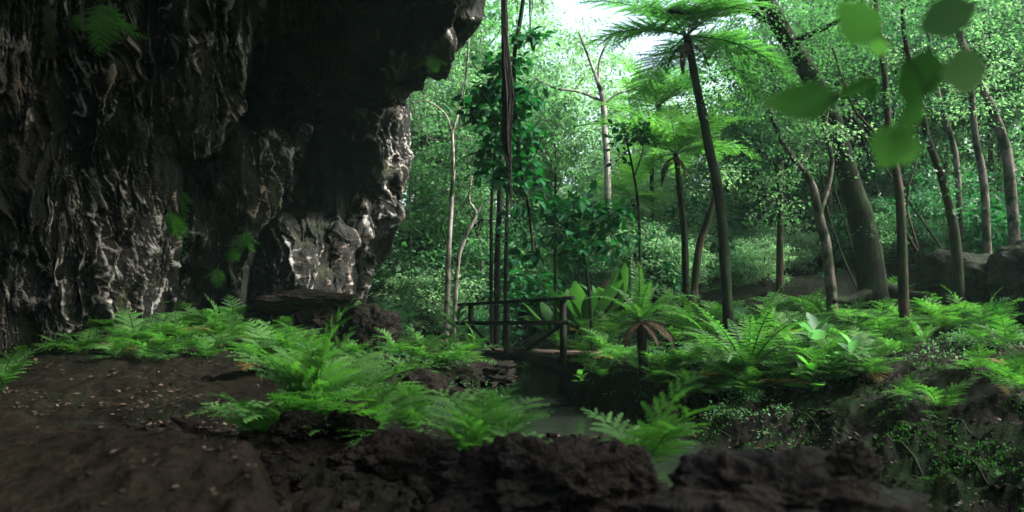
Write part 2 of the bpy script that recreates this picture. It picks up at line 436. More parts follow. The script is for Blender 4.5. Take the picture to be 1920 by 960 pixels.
layers = [
    (DF, [(585, 620), (585, 245), (600, 225), (655, 215), (650, 300), (660, 620)], 14, .25),
    (DE, [(655, 1000), (662, 500), (645, 430), (655, 330), (650, 260), (668, 205), (700, 150), (735, 105), (780, 78), (845, 60), (880, 20), (3000, -60), (3000, 1000)], 16, .8),
    (DG, [(462, 620), (480, 480), (505, 425), (560, 385), (612, 395), (655, 440), (668, 530), (672, 1000), (462, 1000)], 16, .5),
    (DC, [(280, 300), (360, 245), (420, 212), (470, 236), (530, 243), (568, 226), (592, 238), (578, 300), (556, 340), (520, 400), (484, 450), (468, 500), (470, 620), (470, 1000), (250, 1000)], 16, .6),
    (DA, [(-5000, -3000), (640, -3000), (560, -400), (507, 0), (482, 100), (448, 200), (416, 262), (392, 290), (335, 305), (326, 420), (338, 600), (345, 1000), (-5000, 1000)], 15, .7),
]
D = cav.copy(); lit = np.full(D.shape, .28)  # lit: painted light level per layer, low in the cavity
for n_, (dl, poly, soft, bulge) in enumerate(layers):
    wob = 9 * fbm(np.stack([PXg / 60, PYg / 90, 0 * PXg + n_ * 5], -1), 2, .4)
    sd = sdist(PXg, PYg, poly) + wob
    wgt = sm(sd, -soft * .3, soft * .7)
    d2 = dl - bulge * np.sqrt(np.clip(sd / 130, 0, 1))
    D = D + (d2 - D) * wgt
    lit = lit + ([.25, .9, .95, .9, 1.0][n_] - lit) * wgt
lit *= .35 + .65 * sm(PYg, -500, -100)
edge = np.clip((ENg - PXg) / 90, 0, 1)
D = D + 1.3 * (1 - np.sqrt(1 - (1 - edge) ** 2)) * sm(PYg, -400, 0) + .4 * (1 - edge) ** 2
# large shapes inside the layers: buttresses and hollows hung from the roof
P0 = at_arr(PXg, PYg, D)
hol = fbm(P0 * np.array([.9, .9, .45]) + 3, 3)
D = D * (1 + .035 * hol)
P0 = at_arr(PXg, PYg, D)
# columns that carry on behind the right-hand edge
nb = 26
back = np.linspace(0, 1, nb + 1)[1:]
PB = at_arr(EXr[:, None] - 25 * back[None] - 60 * back[None] ** 2 * (rows[:, None] > -100), rows[:, None] + 0 * back[None], D[:, -1][:, None] + 9 * back[None] ** 1.3 * (1 + .0 * back[None]))
PB[:, :, 2] = np.where(rows[:, None] < 150, np.maximum(PB[:, :, 2], PB[:, :1, 2]), PB[:, :, 2])
P0 = np.concatenate([P0, PB], 1); lit = np.concatenate([lit, np.repeat(lit[:, -1:], nb, 1)], 1)
# normals
du = np.gradient(P0, axis=1); dv = np.gradient(P0, axis=0); N0 = np.cross(dv, du); N0 /= np.linalg.norm(N0, axis=-1)[..., None] + 1e-9
if (N0[300, 200] @ -P0[300, 200]) < 0: N0 = -N0
sp = np.maximum(np.linalg.norm(du, axis=-1), np.linalg.norm(dv, axis=-1))
for _ in range(6): sp[1:-1, 1:-1] = (sp[1:-1, 1:-1] + sp[:-2, 1:-1] + sp[2:, 1:-1] + sp[1:-1, :-2] + sp[1:-1, 2:]) / 5
d1, d2_, d3, d4 = [np.clip(w_ / (sp * 3.2), 0, 1) ** 1.5 for w_ in (.5, .22, .12, .07)]
for _ in range(5):                                                       # soften the base normals so the relief does not spike
    N0[1:-1, 1:-1] = (N0[1:-1, 1:-1] + N0[:-2, 1:-1] + N0[2:, 1:-1] + N0[1:-1, :-2] + N0[1:-1, 2:])
    N0 /= np.linalg.norm(N0, axis=-1)[..., None] + 1e-9
sx_ = np.concatenate([PXg, EXr[:, None] + 0 * PB[:, :, 0] + np.linspace(0, 900, nb)[None]], 1) / F * 11.5      # distance along the wall
G0 = np.stack([sx_, P0[..., 2] * .9, P0[..., 1] * .12], -1)                # the drips run down the wall whatever its slope
gw = G0.copy(); gw[..., 0] += .20 * fbm(G0 * np.array([.9, .55, 1]) + 2, 2) + .05 * noise(G0 * np.array([3, 2.2, 1]) + 9)
r1 = ridge(gw * np.array([1.15, .30, 1]), 1)
v1 = np.exp(-(noise(gw * np.array([2.6, .55, 1]) + 7) / .09) ** 2)         # narrow drip ridges at four sizes
v2 = np.exp(-(noise(gw * np.array([6.8, 1.3, 1]) + 11) / .10) ** 2)
wq = gw + np.stack([.035 * noise(G0 * np.array([7, 5, 1])), 0 * r1, 0 * r1], -1)
v3 = np.exp(-(noise(wq * np.array([16, 3.8, 1]) + 3) / .14) ** 2)
v4 = np.exp(-(noise(wq * np.array([30, 12.0, 1]) + 3) / .2) ** 2)
lump = fbm(P0 * 2.4 + 70, 3)
disp = .24 * (r1 - .5) * d1 + .09 * v1 * d1 + .045 * v2 * d2_ + .024 * v3 * d3 + .010 * v4 * d4 + .035 * lump * d2_
disp += .030 * fbm(P0 * 5 + 90, 3) * d3 + .018 * ridge(P0 * 22, 2) * d4
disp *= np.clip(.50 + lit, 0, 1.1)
P1 = P0 + N0 * disp[..., None]
patch = sm(fbm(P0 * .6 + 40, 3), -.55, .45)
ridge_lt = (.16 * v1 * sm(r1, 0, .8) + .26 * v2 + .50 * v3 * (.5 + .6 * v2 + .4 * v1) + .62 * v4 * (.25 + .8 * v2 + .6 * v3) + .10 * lump) * (.30 + .8 * patch) * np.clip(lit, 0, 1)  # rim light painted pale on the drip ridges, dimmed in the recesses
ridge_lt *= 1 + .55 * sm(-rows, -330, -120)[:, None] * sm(rows, -400, -100)[:, None]            # painted light: ridges brightened high on the wall
nr, nc = P1.shape[:2]
i = np.arange(nr - 1)[:, None] * nc; j = np.arange(nc - 1)[None]
Q = np.stack([i + j, i + nc + j, i + nc + j + 1, i + j + 1], -1).reshape(-1, 4)
me = make_mesh('cave_wall', P1, Q, M['cave'], smooth=True, attr={'calcite': ridge_lt.ravel()})
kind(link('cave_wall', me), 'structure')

# ------------------------------------------------------------------ leaves, fronds, crowns
LEAF4 = (np.array([(0, 0, 0), (-.30, .45, .05), (0, 1, -.06), (.30, .45, .05)]), np.array([[0, 3, 2, 1]]))
LEAF6 = (np.array([(0, 0, 0), (-.27, .28, .06), (-.24, .68, .03), (0, 1.0, -.14), (.24, .68, .03), (.27, .28, .06)]), np.array([[0, 3, 2, 1], [0, 5, 4, 3]]))
LONG6 = (np.array([(0, 0, 0), (-.11, .3, .03), (-.09, .7, .0), (0, 1.0, -.16), (.09, .7, .0), (.11, .3, .03)]), np.array([[0, 3, 2, 1], [0, 5, 4, 3]]))

def put_leaves(mb, pos, dirs, size, rnd, tpl=LEAF4, roll=.6, rr_=rs):
    N = len(pos)
    d = dirs / (np.linalg.norm(dirs, axis=1)[:, None] + 1e-9)
    up = np.array((0, 0, 1.0)) + roll * rr_.normal(size=(N, 3))
    x = np.cross(d, up); x /= np.linalg.norm(x, axis=1)[:, None] + 1e-9
    z = np.cross(x, d)
    T, q = tpl
    V = pos[:, None] + size[:, None, None] * (T[None, :, 0:1] * x[:, None] + T[None, :, 1:2] * d[:, None] + T[None, :, 2:3] * z[:, None])
    Q = (np.arange(N)[:, None, None] * len(T) + q[None]).reshape(-1, q.shape[1])
    mb.add(V.reshape(-1, 3), Q, np.repeat(rnd, len(T)))

def clumps(mb, cen, rad, per, size, seed=0, tpl=LEAF4, flat=.42, droop=.35, roll=.6):
    """leaf clumps at centres cen with radii rad"""
    r_ = np.random.RandomState(seed); N = len(cen) * per
    c = np.repeat(cen, per, 0); r = np.repeat(np.broadcast_to(rad, (len(cen),)), per)[:, None]
    o = r_.normal(size=(N, 3)) * .5; o[:, 2] *= flat
    pos = c + o * r
    d = o * 1.2 + .5 * r_.normal(size=(N, 3)); d[:, 2] -= droop
    rc = np.repeat(r_.rand(len(cen)), per)
    put_leaves(mb, pos, d, size * r_.uniform(.6, 1.25, N), np.clip(rc * .75 + r_.rand(N) * .25, 0, 1), tpl, roll, r_)

def crown_centres(seed, n, rx, rz, shell=.55, hole=.15, sc=1.6):
    r_ = np.random.RandomState(seed)
    P = r_.normal(size=(n * 6, 3)); P /= np.linalg.norm(P, axis=1)[:, None]
    P *= (shell + (1 - shell) * r_.rand(n * 6) ** .7)[:, None]
    k = fbm(P * sc + seed * 3.1, 2)
    P = P * (1 + .35 * k[:, None]); P = P[noise(P * 2.6 + seed) > hole - .25][:n]
    return P * np.array([rx, rx, rz])

def frond(seed, e0=1.1, e1=-.3, n=15, wid=.34, prof='lacy', comp='bi', t0=.25, lobes=9, droop=.2, bend=0, lobe=.30, stem=.006):
    """a frond of length 1 growing from the origin along +Y; e0, e1: elevation at its base and tip"""
    r_ = np.random.RandomState(seed); mb = MB()
    K = 60; t = np.linspace(0, 1, K)
    ang = e0 + (e1 - e0) * t ** 1.15; az_ = bend * t ** 2
    st_ = np.stack([np.cos(ang) * np.sin(az_), np.cos(ang) * np.cos(az_), np.sin(ang)], -1) / (K - 1)
    P = np.concatenate([[np.zeros(3)], np.cumsum(st_[:-1], 0)])
    T = st_ * (K - 1)
    side = np.stack([np.cos(az_), -np.sin(az_), 0 * t], -1); nor = np.cross(side, T)
    mb.tube(P[::5], np.linspace(stem, stem * .25, len(P[::5])), 4, .05)
    for i in range(n):
        ti = t0 + (1 - t0) * (i + .3) / n * .985
        s = (ti - t0) / (1 - t0)
        if prof == 'lacy': w_ = (1 - s) ** .8 * (.75 + .6 * min(1, s * 4)) / 1.1
        elif prof == 'tree': w_ = min(1, (s + .12) * 3) * (1 - s ** 1.8) ** .8
        else: w_ = min(1, (s + .22) * 2.6) * (1 - s ** 2.6)
        k = min(K - 1, ti * (K - 1)); b = P[int(k)]; tg, sd_, nn = T[int(k)], side[int(k)], nor[int(k)]
        for sg in (-1, 1):
            L = wid * w_ * r_.uniform(.9, 1.08)
            if L < .012: continue
            al = (1.22 - .55 * s) + r_.normal() * .04
            if comp == 'simple': al = 1.35 - .5 * s + r_.normal() * .05
            d = math.sin(al) * sg * sd_ + math.cos(al) * tg
            pr = np.cross(nn, d) * sg if False else (math.cos(al) * sg * -sd_ + math.sin(al) * tg)   # in plane, towards the tip
            lift = r_.normal() * .10 + (.18 if comp != 'simple' else .1)
            d = d + nn * lift; d /= np.linalg.norm(d)
            rn = np.clip(r_.rand() * .6 + .2, 0, 1)
            if comp == 'bi':
                m = max(3, int(lobes * (.35 + .65 * w_)))
                s_ = np.linspace(0.03, 1, m + 1); ax = b + d * (s_ * L)[:, None]; ax[:, 2] -= droop * L * s_ ** 2
                for g in (-1, 1):
                    ll = L * lobe * (1 - s_[:-1]) ** .75 * (.8 + .3 * r_.rand(m)) + L * .035
                    o = (pr * g * .86 + d * .5)[None] * ll[:, None] + nn * (.15 * ll[:, None] * r_.normal(size=(m, 1)) - .12 * ll[:, None])
                    A = ax[:-1]; Dd = ax[1:]; mid = (A * .4 + Dd * .6)
                    tip = mid + o; sh = A * .75 + Dd * .25 + o * .62 - d * (.0 * L)
                    V = np.stack([A, sh, tip, Dd], 1).reshape(-1, 3)
                    q = np.arange(m)[:, None] * 4 + np.array([0, 1, 2, 3])[None]
                    mb.add(V, q, np.clip(rn + .25 * r_.normal(), 0, 1))
            else:
                wd = pr * (L * .0 + .5 * (1 - t0) / n * .80)
                e = b + d * L; e[2] -= droop * L; mdl = b + d * L * .5; mdl[2] -= droop * L * .2
                lo = nn * .010
                V = [b - wd * .7, b + wd * .7, mdl + wd * 1.0 - lo, mdl - wd * 1.0 - lo, e, e + wd * .08]
                mb.add(V, [[0, 1, 2, 3], [3, 2, 5, 4]], rn)
    return mb

FR = {}
def frset(key, mat, specs):
    FR[key] = [frond(**sp).mesh(key.replace(' ', '_') + '_frond', mat) for sp in specs]
frset('lacy', M['fern'], [dict(seed=k, e0=e0, e1=e1, n=10, wid=.36, lobes=10, lobe=.185, bend=bd, t0=.28) for k, (e0, e1, bd) in enumerate([(1.25, -.2, .2), (1.0, -.45, -.25), (.8, -.35, .1), (1.35, .2, -.1), (.55, -.35, .3), (1.1, -.8, 0)])])
frset('lacy dark', M['fern_dark'], [dict(seed=k + 20, e0=e0, e1=e1, n=11, wid=.34, lobes=10, lobe=.17, bend=bd, t0=.28) for k, (e0, e1, bd) in enumerate([(1.2, -.2, .2), (1.0, -.5, -.25), (.7, -.35, .1), (.4, -.7, .2)])])
frset('wall', M['young'], [dict(seed=k + 20, e0=e0, e1=e1, n=11, wid=.34, lobes=10, lobe=.17, bend=bd, t0=.28) for k, (e0, e1, bd) in enumerate([(1.2, -.2, .2), (1.0, -.5, -.25), (.7, -.35, .1), (.4, -.7, .2)])])
frset('lacy brown', M['lacy_brown'], [dict(seed=k + 20, e0=e0, e1=e1, n=11, wid=.34, lobes=10, lobe=.17, bend=bd, t0=.28) for k, (e0, e1, bd) in enumerate([(1.2, -.2, .2), (1.0, -.5, -.25), (.7, -.35, .1), (.4, -.7, .2)])])
frset('near', M['fern'], [dict(seed=k + 40, e0=e0, e1=e1, n=10, wid=.40, lobes=15, bend=bd, t0=.22, lobe=.185) for k, (e0, e1, bd) in enumerate([(1.2, -.1, .2), (.9, -.5, -.25), (.6, -.35, .1), (1.35, .3, -.1)])])
frset('sword', M['sword'], [dict(seed=k + 60, e0=e0, e1=e1, n=34, wid=.15, prof='sword', comp='simple', t0=.07, bend=bd, droop=.25, stem=.010) for k, (e0, e1, bd) in enumerate([(1.25, .25, .1), (1.1, -.25, -.15), (.85, -.7, .1), (1.4, .7, 0)])])
frset('withered', M['brown_frond'], [dict(seed=k + 80, e0=e0, e1=e1, n=26, wid=.12, prof='sword', comp='simple', t0=.07, bend=bd, droop=.7, stem=.010) for k, (e0, e1, bd) in enumerate([(.0, -1.4, .2), (-.3, -1.5, -.3)])])
frset('tree', M['treefern'], [dict(seed=k + 100, e0=e0, e1=e1, n=26, wid=.30, prof='tree', lobes=20, t0=.09, bend=bd, lobe=.13, droop=.12, stem=.008) for k, (e0, e1, bd) in enumerate([(.75, -.35, .1), (.5, -.5, -.12), (.9, -.1, .05), (.3, -.75, 0)])])
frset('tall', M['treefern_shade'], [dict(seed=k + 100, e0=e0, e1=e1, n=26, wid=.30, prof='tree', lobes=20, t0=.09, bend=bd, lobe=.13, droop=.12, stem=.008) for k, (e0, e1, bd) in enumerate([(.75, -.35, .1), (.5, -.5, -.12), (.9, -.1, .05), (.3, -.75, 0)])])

def link_frond(parent, key, az_, tilt, size, k=None, name='frond', loc=(0, 0, 0), roll=0, r_=rs):
    ms = FR[key]; me_ = ms[r_.randint(len(ms)) if k is None else k % len(ms)]
    m = Matrix.Rotation(az_, 4, 'Z') @ Matrix.Rotation(tilt, 4, 'X') @ Matrix.Rotation(roll, 4, 'Y')
    o = bpy.data.objects.new(name, me_); C.objects.link(o); o.parent = parent
    o.matrix_basis = Matrix.Translation(loc) @ m @ Matrix.Scale(size, 4)
    return o

THINGS = []      # for the label writer: (object, description, pixel x, pixel y)
def empty(name, p, rz=0):
    o = bpy.data.objects.new(name, None); C.objects.link(o); o.location = p; o.rotation_euler = (0, 0, rz)
    o.empty_display_size = .1
    return o

def fern(px, py, Lpx, label=None, key='lacy', n=10, Y=None, cat='fern', group=None, desc=None, z=None, tilt=(-.15, .5), arc=(0, 2 * math.pi), seed=None, name='fern'):
    """a fern whose foot shows at px, py on the ground (or at distance Y); size is the frond length"""
    r_ = np.random.RandomState(int(px * 7 + py) if seed is None else seed)
    Yg = ground_hit(px, py) if Y is None else Y
    size = 1.12 * Lpx / F * Yg
    p = at(px, py, Yg)
    if z is None: p[2] = gz(p[0], p[1]) - .02
    o = empty(name, p)
    n += 1
    for i in range(n):
        kq = 'lacy brown' if r_.rand() < .05 and key.startswith('lacy') else key
        a = arc[0] + (arc[1] - arc[0]) * (i + r_.rand() * .7) / n
        link_frond(o, kq, a, r_.uniform(*tilt) - (.3 if kq != key else 0), size * r_.uniform(.62, 1.05), r_=r_)
    if label: tag(o, label, cat, group)
    else: o['category'] = cat; o['group'] = group; THINGS.append((o, desc, px, py - size * F / Yg * .4))
    return o

# ------------------------------------------------------------------ tree kit
def limb(mb, a, b, r0, r1, seed, sag=.12, n=9, sides=6):
    r_ = np.random.RandomState(seed); L = np.linalg.norm(b - a)
    P = a + (b - a) * np.linspace(0, 1, n)[:, None]
    w_ = np.sin(np.linspace(0, math.pi, n))[:, None]
    P = P + w_ * r_.normal(size=3) * L * sag + .5 * L * sag * np.stack([noise(np.stack([np.linspace(0, 3, n) + k * 9 + seed, 0 * P[:, 0], 0 * P[:, 0]], -1)) for k in range(3)], -1) * np.linspace(0, 1, n)[:, None]
    mb.tube(P, np.linspace(r0, r1, n), sides, .5)
    return P

TV = []           # tree variants: trunk mesh, crown mesh, height
def tree_variant(seed, H, rt, crown_r, crown_h, n_cl, per, leaf, bark, lmat, low=.45, tpl=LEAF4, crad=.42, lean=.06):
    r_ = np.random.RandomState(seed); tb, cb = MB(), MB(); n_cl = int(n_cl * .72); per = int(per * 1.35)
    n = 22; t = np.linspace(0, 1, n)
    w1, w2 = r_.uniform(-1, 1, 2), r_.uniform(-1, 1, 2)
    P = np.stack([H * lean * (w1[0] * t ** 1.5 + .5 * w2[0] * np.sin(t * 5)), H * lean * (w1[1] * t ** 1.5 + .5 * w2[1] * np.sin(t * 4 + 1)), H * .95 * t - .2], -1)
    tb.tube(P, rt * (1.25 - .25 * np.minimum(1, t * 12)) * (1 - .72 * t), 9, .5, .12, seed)
    cen = crown_centres(seed, n_cl, crown_r, crown_h) + np.array([P[-3, 0], P[-3, 1], H - crown_h * .9])
    low_c = crown_centres(seed + 5, n_cl // 4, crown_r * .6, crown_h * .7) + np.array([P[n // 2, 0], P[n // 2, 1], H * low])
    cen = np.concatenate([cen, low_c])
    for k in range(0, len(cen), max(1, len(cen) // 26)):
        c = cen[k]; zb = np.clip(c[2] - r_.uniform(.1, .35) * H * .5, H * .25, H * .88)
        a = np.array([np.interp(zb, P[:, 2], P[:, 0]), np.interp(zb, P[:, 2], P[:, 1]), zb])
        limb(tb, a, c, rt * .28, rt * .05, seed * 50 + k)
    clumps(cb, cen, crad * r_.uniform(.7, 1.4, len(cen)), per, leaf, seed, tpl)
    return (tb.mesh('tree_trunk', bark), cb.mesh('tree_crown', lmat), H)

TV = {
    'grey': [tree_variant(1, 9, .13, 2.1, 2.0, 150, 32, .15, M['bark_pale'], M['leaf']),
             tree_variant(2, 10, .15, 2.5, 2.4, 170, 32, .15, M['bark_pale'], M['leaf_pale'])],
    'dark': [tree_variant(3, 9, .14, 2.2, 2.5, 180, 32, .15, M['bark_dark'], M['leaf_dark']),
             tree_variant(4, 8, .11, 1.9, 2.2, 150, 32, .15, M['bark_brown'], M['leaf'])],
    'brown': [tree_variant(5, 10, .16, 2.4, 2.6, 180, 32, .15, M['bark_brown'], M['leaf_pale']),
              tree_variant(6, 9, .12, 2.0, 2.0, 150, 32, .15, M['bark_brown'], M['leaf'])],
}
def shrub_variant(seed, r, h, n_cl, per, leaf, lmat, tpl=LEAF4, crad=.3, roll=.6):
    r_ = np.random.RandomState(seed); tb, cb = MB(), MB()
    cen = crown_centres(seed, n_cl, r, h * .5, .35) + np.array([0, 0, h * .55])
    cen = cen[cen[:, 2] > .05]
    for k in range(0, len(cen), max(1, len(cen) // 16)):
        limb(tb, np.array([r_.normal() * .06, r_.normal() * .06, -.15]), cen[k], .022, .006, seed * 9 + k, .08, 8, 5)
    clumps(cb, cen, crad * r_.uniform(.7, 1.3, len(cen)), per, leaf, seed, tpl, roll=roll)
    return (tb.mesh('shrub_stem', M['bark_brown']), cb.mesh('shrub_foliage', lmat), h)
SV = {
    'small': [shrub_variant(11, .9, 1.8, 90, 46, .075, M['leaf']), shrub_variant(12, 1.1, 2.4, 110, 46, .08, M['leaf_dark'])],
    'pale': [shrub_variant(13, 1.0, 2.0, 90, 44, .08, M['leaf_pale'])],
    'big': [shrub_variant(14, .8, 1.9, 40, 16, .20, M['bigleaf'], LEAF6, .34, .45)],
}

def plant_tree(X, Y, H, which, k=0, rz=None, desc=None, label=None, group=None, cat='tree', name='tree', z=None, wide=1, kit=TV):
    tm, cm, h0 = kit[which][k % len(kit[which])]
    zz = gz(X, Y) if z is None else z
    o = empty(name, (X, Y, zz), rs.uniform(0, 6.28) if rz is None else rz)
    s = H / h0
    link('trunk' if cat == 'tree' else 'stem', tm, o, scale=(s * wide, s * wide, s)); link('crown' if cat == 'tree' else 'foliage', cm, o, scale=(s * wide, s * wide, s))
    if label: tag(o, label, cat, group)
    else:
        o['category'] = cat; o['group'] = group
        q = proj((X, Y, zz + H * (.3 if cat == 'tree' else .5))); THINGS.append((o, desc, *q))
    return o

def path_tree(name, pts, Y, rad_px, bark, label, cat='tree', branches=(), crown=None, sides=12, rough=.1, n=40, dY=None, root=True, group=None, foot=True):
    """a trunk through photo pixels at distance Y, widths in pixels; branches: (pixel points, width0, width1, depth shift)"""
    Ys = np.full(len(pts), float(Y)) if dY is None else np.asarray(dY, float)
    W = np.array([at(x, y, d) for (x, y), d in zip(pts, Ys)])
    if foot: W[0, 2] = gz(W[0, 0], W[0, 1]) - .25
    base = W[0].copy(); base[2] += .25 if foot else 0
    P = smooth_path(W, n) - base
    rad = np.interp(np.linspace(0, len(pts) - 1, n), range(len(pts)), rad_px) * .5 / F * float(np.mean(Ys))
    o = empty(name, base)
    mb = MB(); mb.tube(P, rad, sides, .5, rough, int(pts[0][0]))
    for bp, w0, w1, dz in branches:
        q = np.array([at(x, y, Y + dz * i / (len(bp) - 1)) for i, (x, y) in enumerate(bp)]) - base
        q = smooth_path(q, 16); q = q + .02 * np.stack([noise(q * 3 + k * 7) for k in range(3)], -1) * np.linspace(0, 1, 16)[:, None]
        mb.tube(q, np.linspace(w0, w1, 16) * .5 / F * Y, 7, .5, rough * .6, int(bp[0][0]))
    link('trunk', mb.mesh('trunk', bark, True), o)
    if crown is not None:
        cb = MB(); crown(cb, base); link('crown', cb.mesh('crown', crown.mat), o)
    if label: tag(o, label, cat, group)
    return o

class Crown:
    """leaf clumps around photo pixels: (px, py, radius px, number of clumps)"""
    def __init__(s, blobs, Y, mat, leaf=.1, per=40, crad=.35, tpl=LEAF4, seed=0, depth=1.2, droop=.35, roll=.6):
        s.b, s.Y, s.mat, s.leaf, s.per, s.crad, s.tpl, s.seed, s.depth, s.droop, s.roll = blobs, Y, mat, leaf, per, crad, tpl, seed, depth, droop, roll
    def __call__(s, cb, base):
        r_ = np.random.RandomState(s.seed)
        for k, (px, py, rp, n) in enumerate(s.b):
            c = at(px, py, s.Y) - base; r = rp / F * s.Y
            o = r_.normal(size=(n, 3)) * .55; o = o[np.linalg.norm(o, axis=1) < 1.5]
            o[:, 0] *= r; o[:, 2] *= r * .8; o[:, 1] *= r * s.depth
            clumps(cb, c + o, s.crad, s.per, s.leaf, s.seed * 31 + k, s.tpl, droop=s.droop, roll=s.roll)
# ------------------------------------------------------------------ bridge
def bridge():
    A = np.array(at(890, 655, 17.6)); B = np.array(at(1064, 661, 14.7))
    d = B - A; d /= np.linalg.norm(d); hd = np.array([d[0], d[1], 0]); hd /= np.linalg.norm(hd)
    pr = np.array([-hd[1], hd[0], 0]);                      # away from the camera
    up = np.array([0, 0, 1.0])
    o = empty('footbridge', A)
    def part(name, f, mat): 
        mb = MB(); f(mb); return link(name, mb.mesh(name, mat), o)
    A0 = np.zeros(3); B0 = B - A
    L = np.linalg.norm(B0)
    def planks(mb):
        r_ = np.random.RandomState(5); n = 25
        for i in range(n):
            c = d * (-.35 + (L + .45) * (i + .5) / n) - up * .025
            e = .02 * r_.normal()
            mb.box(c - pr * (.06 + e), c + pr * (.78 + e), d * ((L + .45) / n * .46), up * (.022 + .003 * r_.rand()), r_.rand())
    part('deck', planks, M['deck'])
    for k, off in enumerate((.03, .68)):
        part('beam', lambda mb: mb.box(A0 - d * .4 + pr * off - up * .125, B0 + d * .12 + pr * off - up * .125, pr * .04, up * .075), M['timber'])
    for s in (0, .43, 1.0):
        part('post', lambda mb: mb.box(A0 + d * L * s - pr * .10 - up * .22, A0 + d * L * s - pr * .10 + up * 1.0, hd * .052, pr * .045), M['timber'])
    part('top_rail', lambda mb: mb.box(A0 - d * .55 - pr * .10 + up * (1.03), B0 + d * .30 - pr * .10 + up * 1.03, pr * .05, up * .034), M['timber'])
    part('middle_rail', lambda mb: mb.box(A0 - d * .60 - pr * .155 + up * .60, B0 + d * .26 - pr * .155 + up * .57, pr * .02, up * .042), M['timber'])
    part('brace', lambda mb: mb.box(A0 + d * .04 - pr * .10 + up * .55, A0 + d * 1.0 - pr * .10 + up * .02, pr * .025, up * .036), M['timber'])
    part('brace', lambda mb: mb.box(B0 - d * .04 - pr * .10 + up * .53, B0 - d * 1.25 - pr * .10 + up * .02, pr * .025, up * .036), M['timber'])
    for s in (.16,):
        part('support_post', lambda mb: mb.box(A0 + d * L * s + pr * .14 - up * .20, A0 + d * L * s + pr * .14 - up * 1.35, hd * .055, pr * .055), M['timber'])
    tag(o, 'small timber footbridge with one dark handrail crossing the creek', 'footbridge')
bridge()

# fallen log under the deck
mb = MB()
P = smooth_path([at(1120, 705, 15.6), at(1060, 690, 15.6), at(1010, 672, 15.7), at(975, 664, 16.2), at(950, 668, 17.2)], 24)
mb.tube(P - P[0], np.linspace(.20, .12, 24), 12, .5, .22, 4)
tag(link('fallen_log', mb.mesh('fallen_log', M['bark_dark'], True), None, P[0]), 'dark crooked log lying under the footbridge deck', 'log')

# ------------------------------------------------------------------ rocks
def rock(px, py, Y, wpx, hpx, label, name='rock', seed=0, mat=None, depth=1.0, cat='rock', amp=.35, sub=6, group=None, fine=1.0, dz=0):
    import bmesh
    me_ = bpy.data.meshes.new(name); bm = bmesh.new(); bmesh.ops.create_icosphere(bm, subdivisions=sub, radius=1)
    V = np.array([v.co[:] for v in bm.verts])
    k = 1 + amp * fbm(V * 1.1 + seed * 5.3, 3) + .5 * amp * (ridge(V * 2.4 + seed, 3) - .5) * fine + .10 * amp * ridge(V * 6 + seed, 3) * fine + .14 * amp * fbm(V * 9 + seed, 3) * fine
    V = V * k[:, None]
    sx, sz = wpx / F * Y / 2, hpx / F * Y / 2
    V = V * np.array([sx, sx * depth, sz])
    for v, c in zip(bm.verts, V): v.co = c
    bm.to_mesh(me_); bm.free()
    me_.polygons.foreach_set('use_smooth', np.ones(len(me_.polygons), bool)); me_.materials.append(mat or M['rock'])
    p = at(px, py, Y); p[2] += dz
    return tag(link(name, me_, None, p), label, cat, group)
rock(985, 935, 1.95, 340, 200, 'large dark jagged rock in front of the creek, topped by a fern', seed=1, depth=.7, amp=.5)
rock(1470, 972, 1.5, 450, 190, 'long low blurred rock with a knob at one end, at the lower picture edge', seed=2, depth=.8, amp=.5)
rock(1605, 868, 1.50, 90, 70, 'rounded stone knob on top of the long low rock', seed=3, depth=.9)
rock(745, 880, 2.9, 230, 120, 'dark flat-topped boulder between the brown ledge and the jagged rock', seed=4, depth=.8)
rock(1165, 915, 2.0, 150, 150, 'dark rock wedged behind the long low rock, beneath the broad fern', seed=5, depth=.8)
rock(665, 790, 3.3, 80, 70, 'brown knobbly rock at the foot of the big lacy fern', seed=6)
rock(560, 800, 3.3, 90, 50, 'low brown stone by the big lacy fern', seed=8)
rock(1805, 530, 16.8, 170, 120, 'huge dark mossy boulder behind the right bank ferns', 'boulder', seed=9, amp=.22, fine=.5, mat=M['boulder'])
rock(1915, 530, 15.5, 120, 150, 'grey weathered boulder at the picture edge past the huge dark boulder', 'boulder', seed=10, amp=.25, fine=.5, mat=M['boulder'])
rock(570, 578, 13.2, 190, 46, 'overhanging slab boulder at the cave foot with a dark hollow beneath', 'boulder', seed=11, amp=.3, depth=.8, dz=.1)
rock(590, 606, 12.8, 60, 60, 'pale stumpy rock in front of the slab boulder', 'boulder', seed=12, amp=.45)
rock(690, 622, 13.6, 100, 90, 'lumpy brown boulder between the slab boulder and the sandy path', 'boulder', seed=13, amp=.35)
rock(760, 740, 8.8, 170, 110, 'wet dark rock on the creek bank below the hanging ferns', 'boulder', seed=14, amp=.35)
rock(850, 760, 8.9, 110, 60, 'low wet rock at the water edge', 'boulder', seed=15, amp=.4)
rock(900, 700, 13.5, 120, 50, 'dark stones in the shade under the footbridge end', 'boulder', seed=16, amp=.5)
rock(1235, 775, 8.6, 60, 40, 'small wet stone on the mossy creek bank', seed=17, amp=.4)

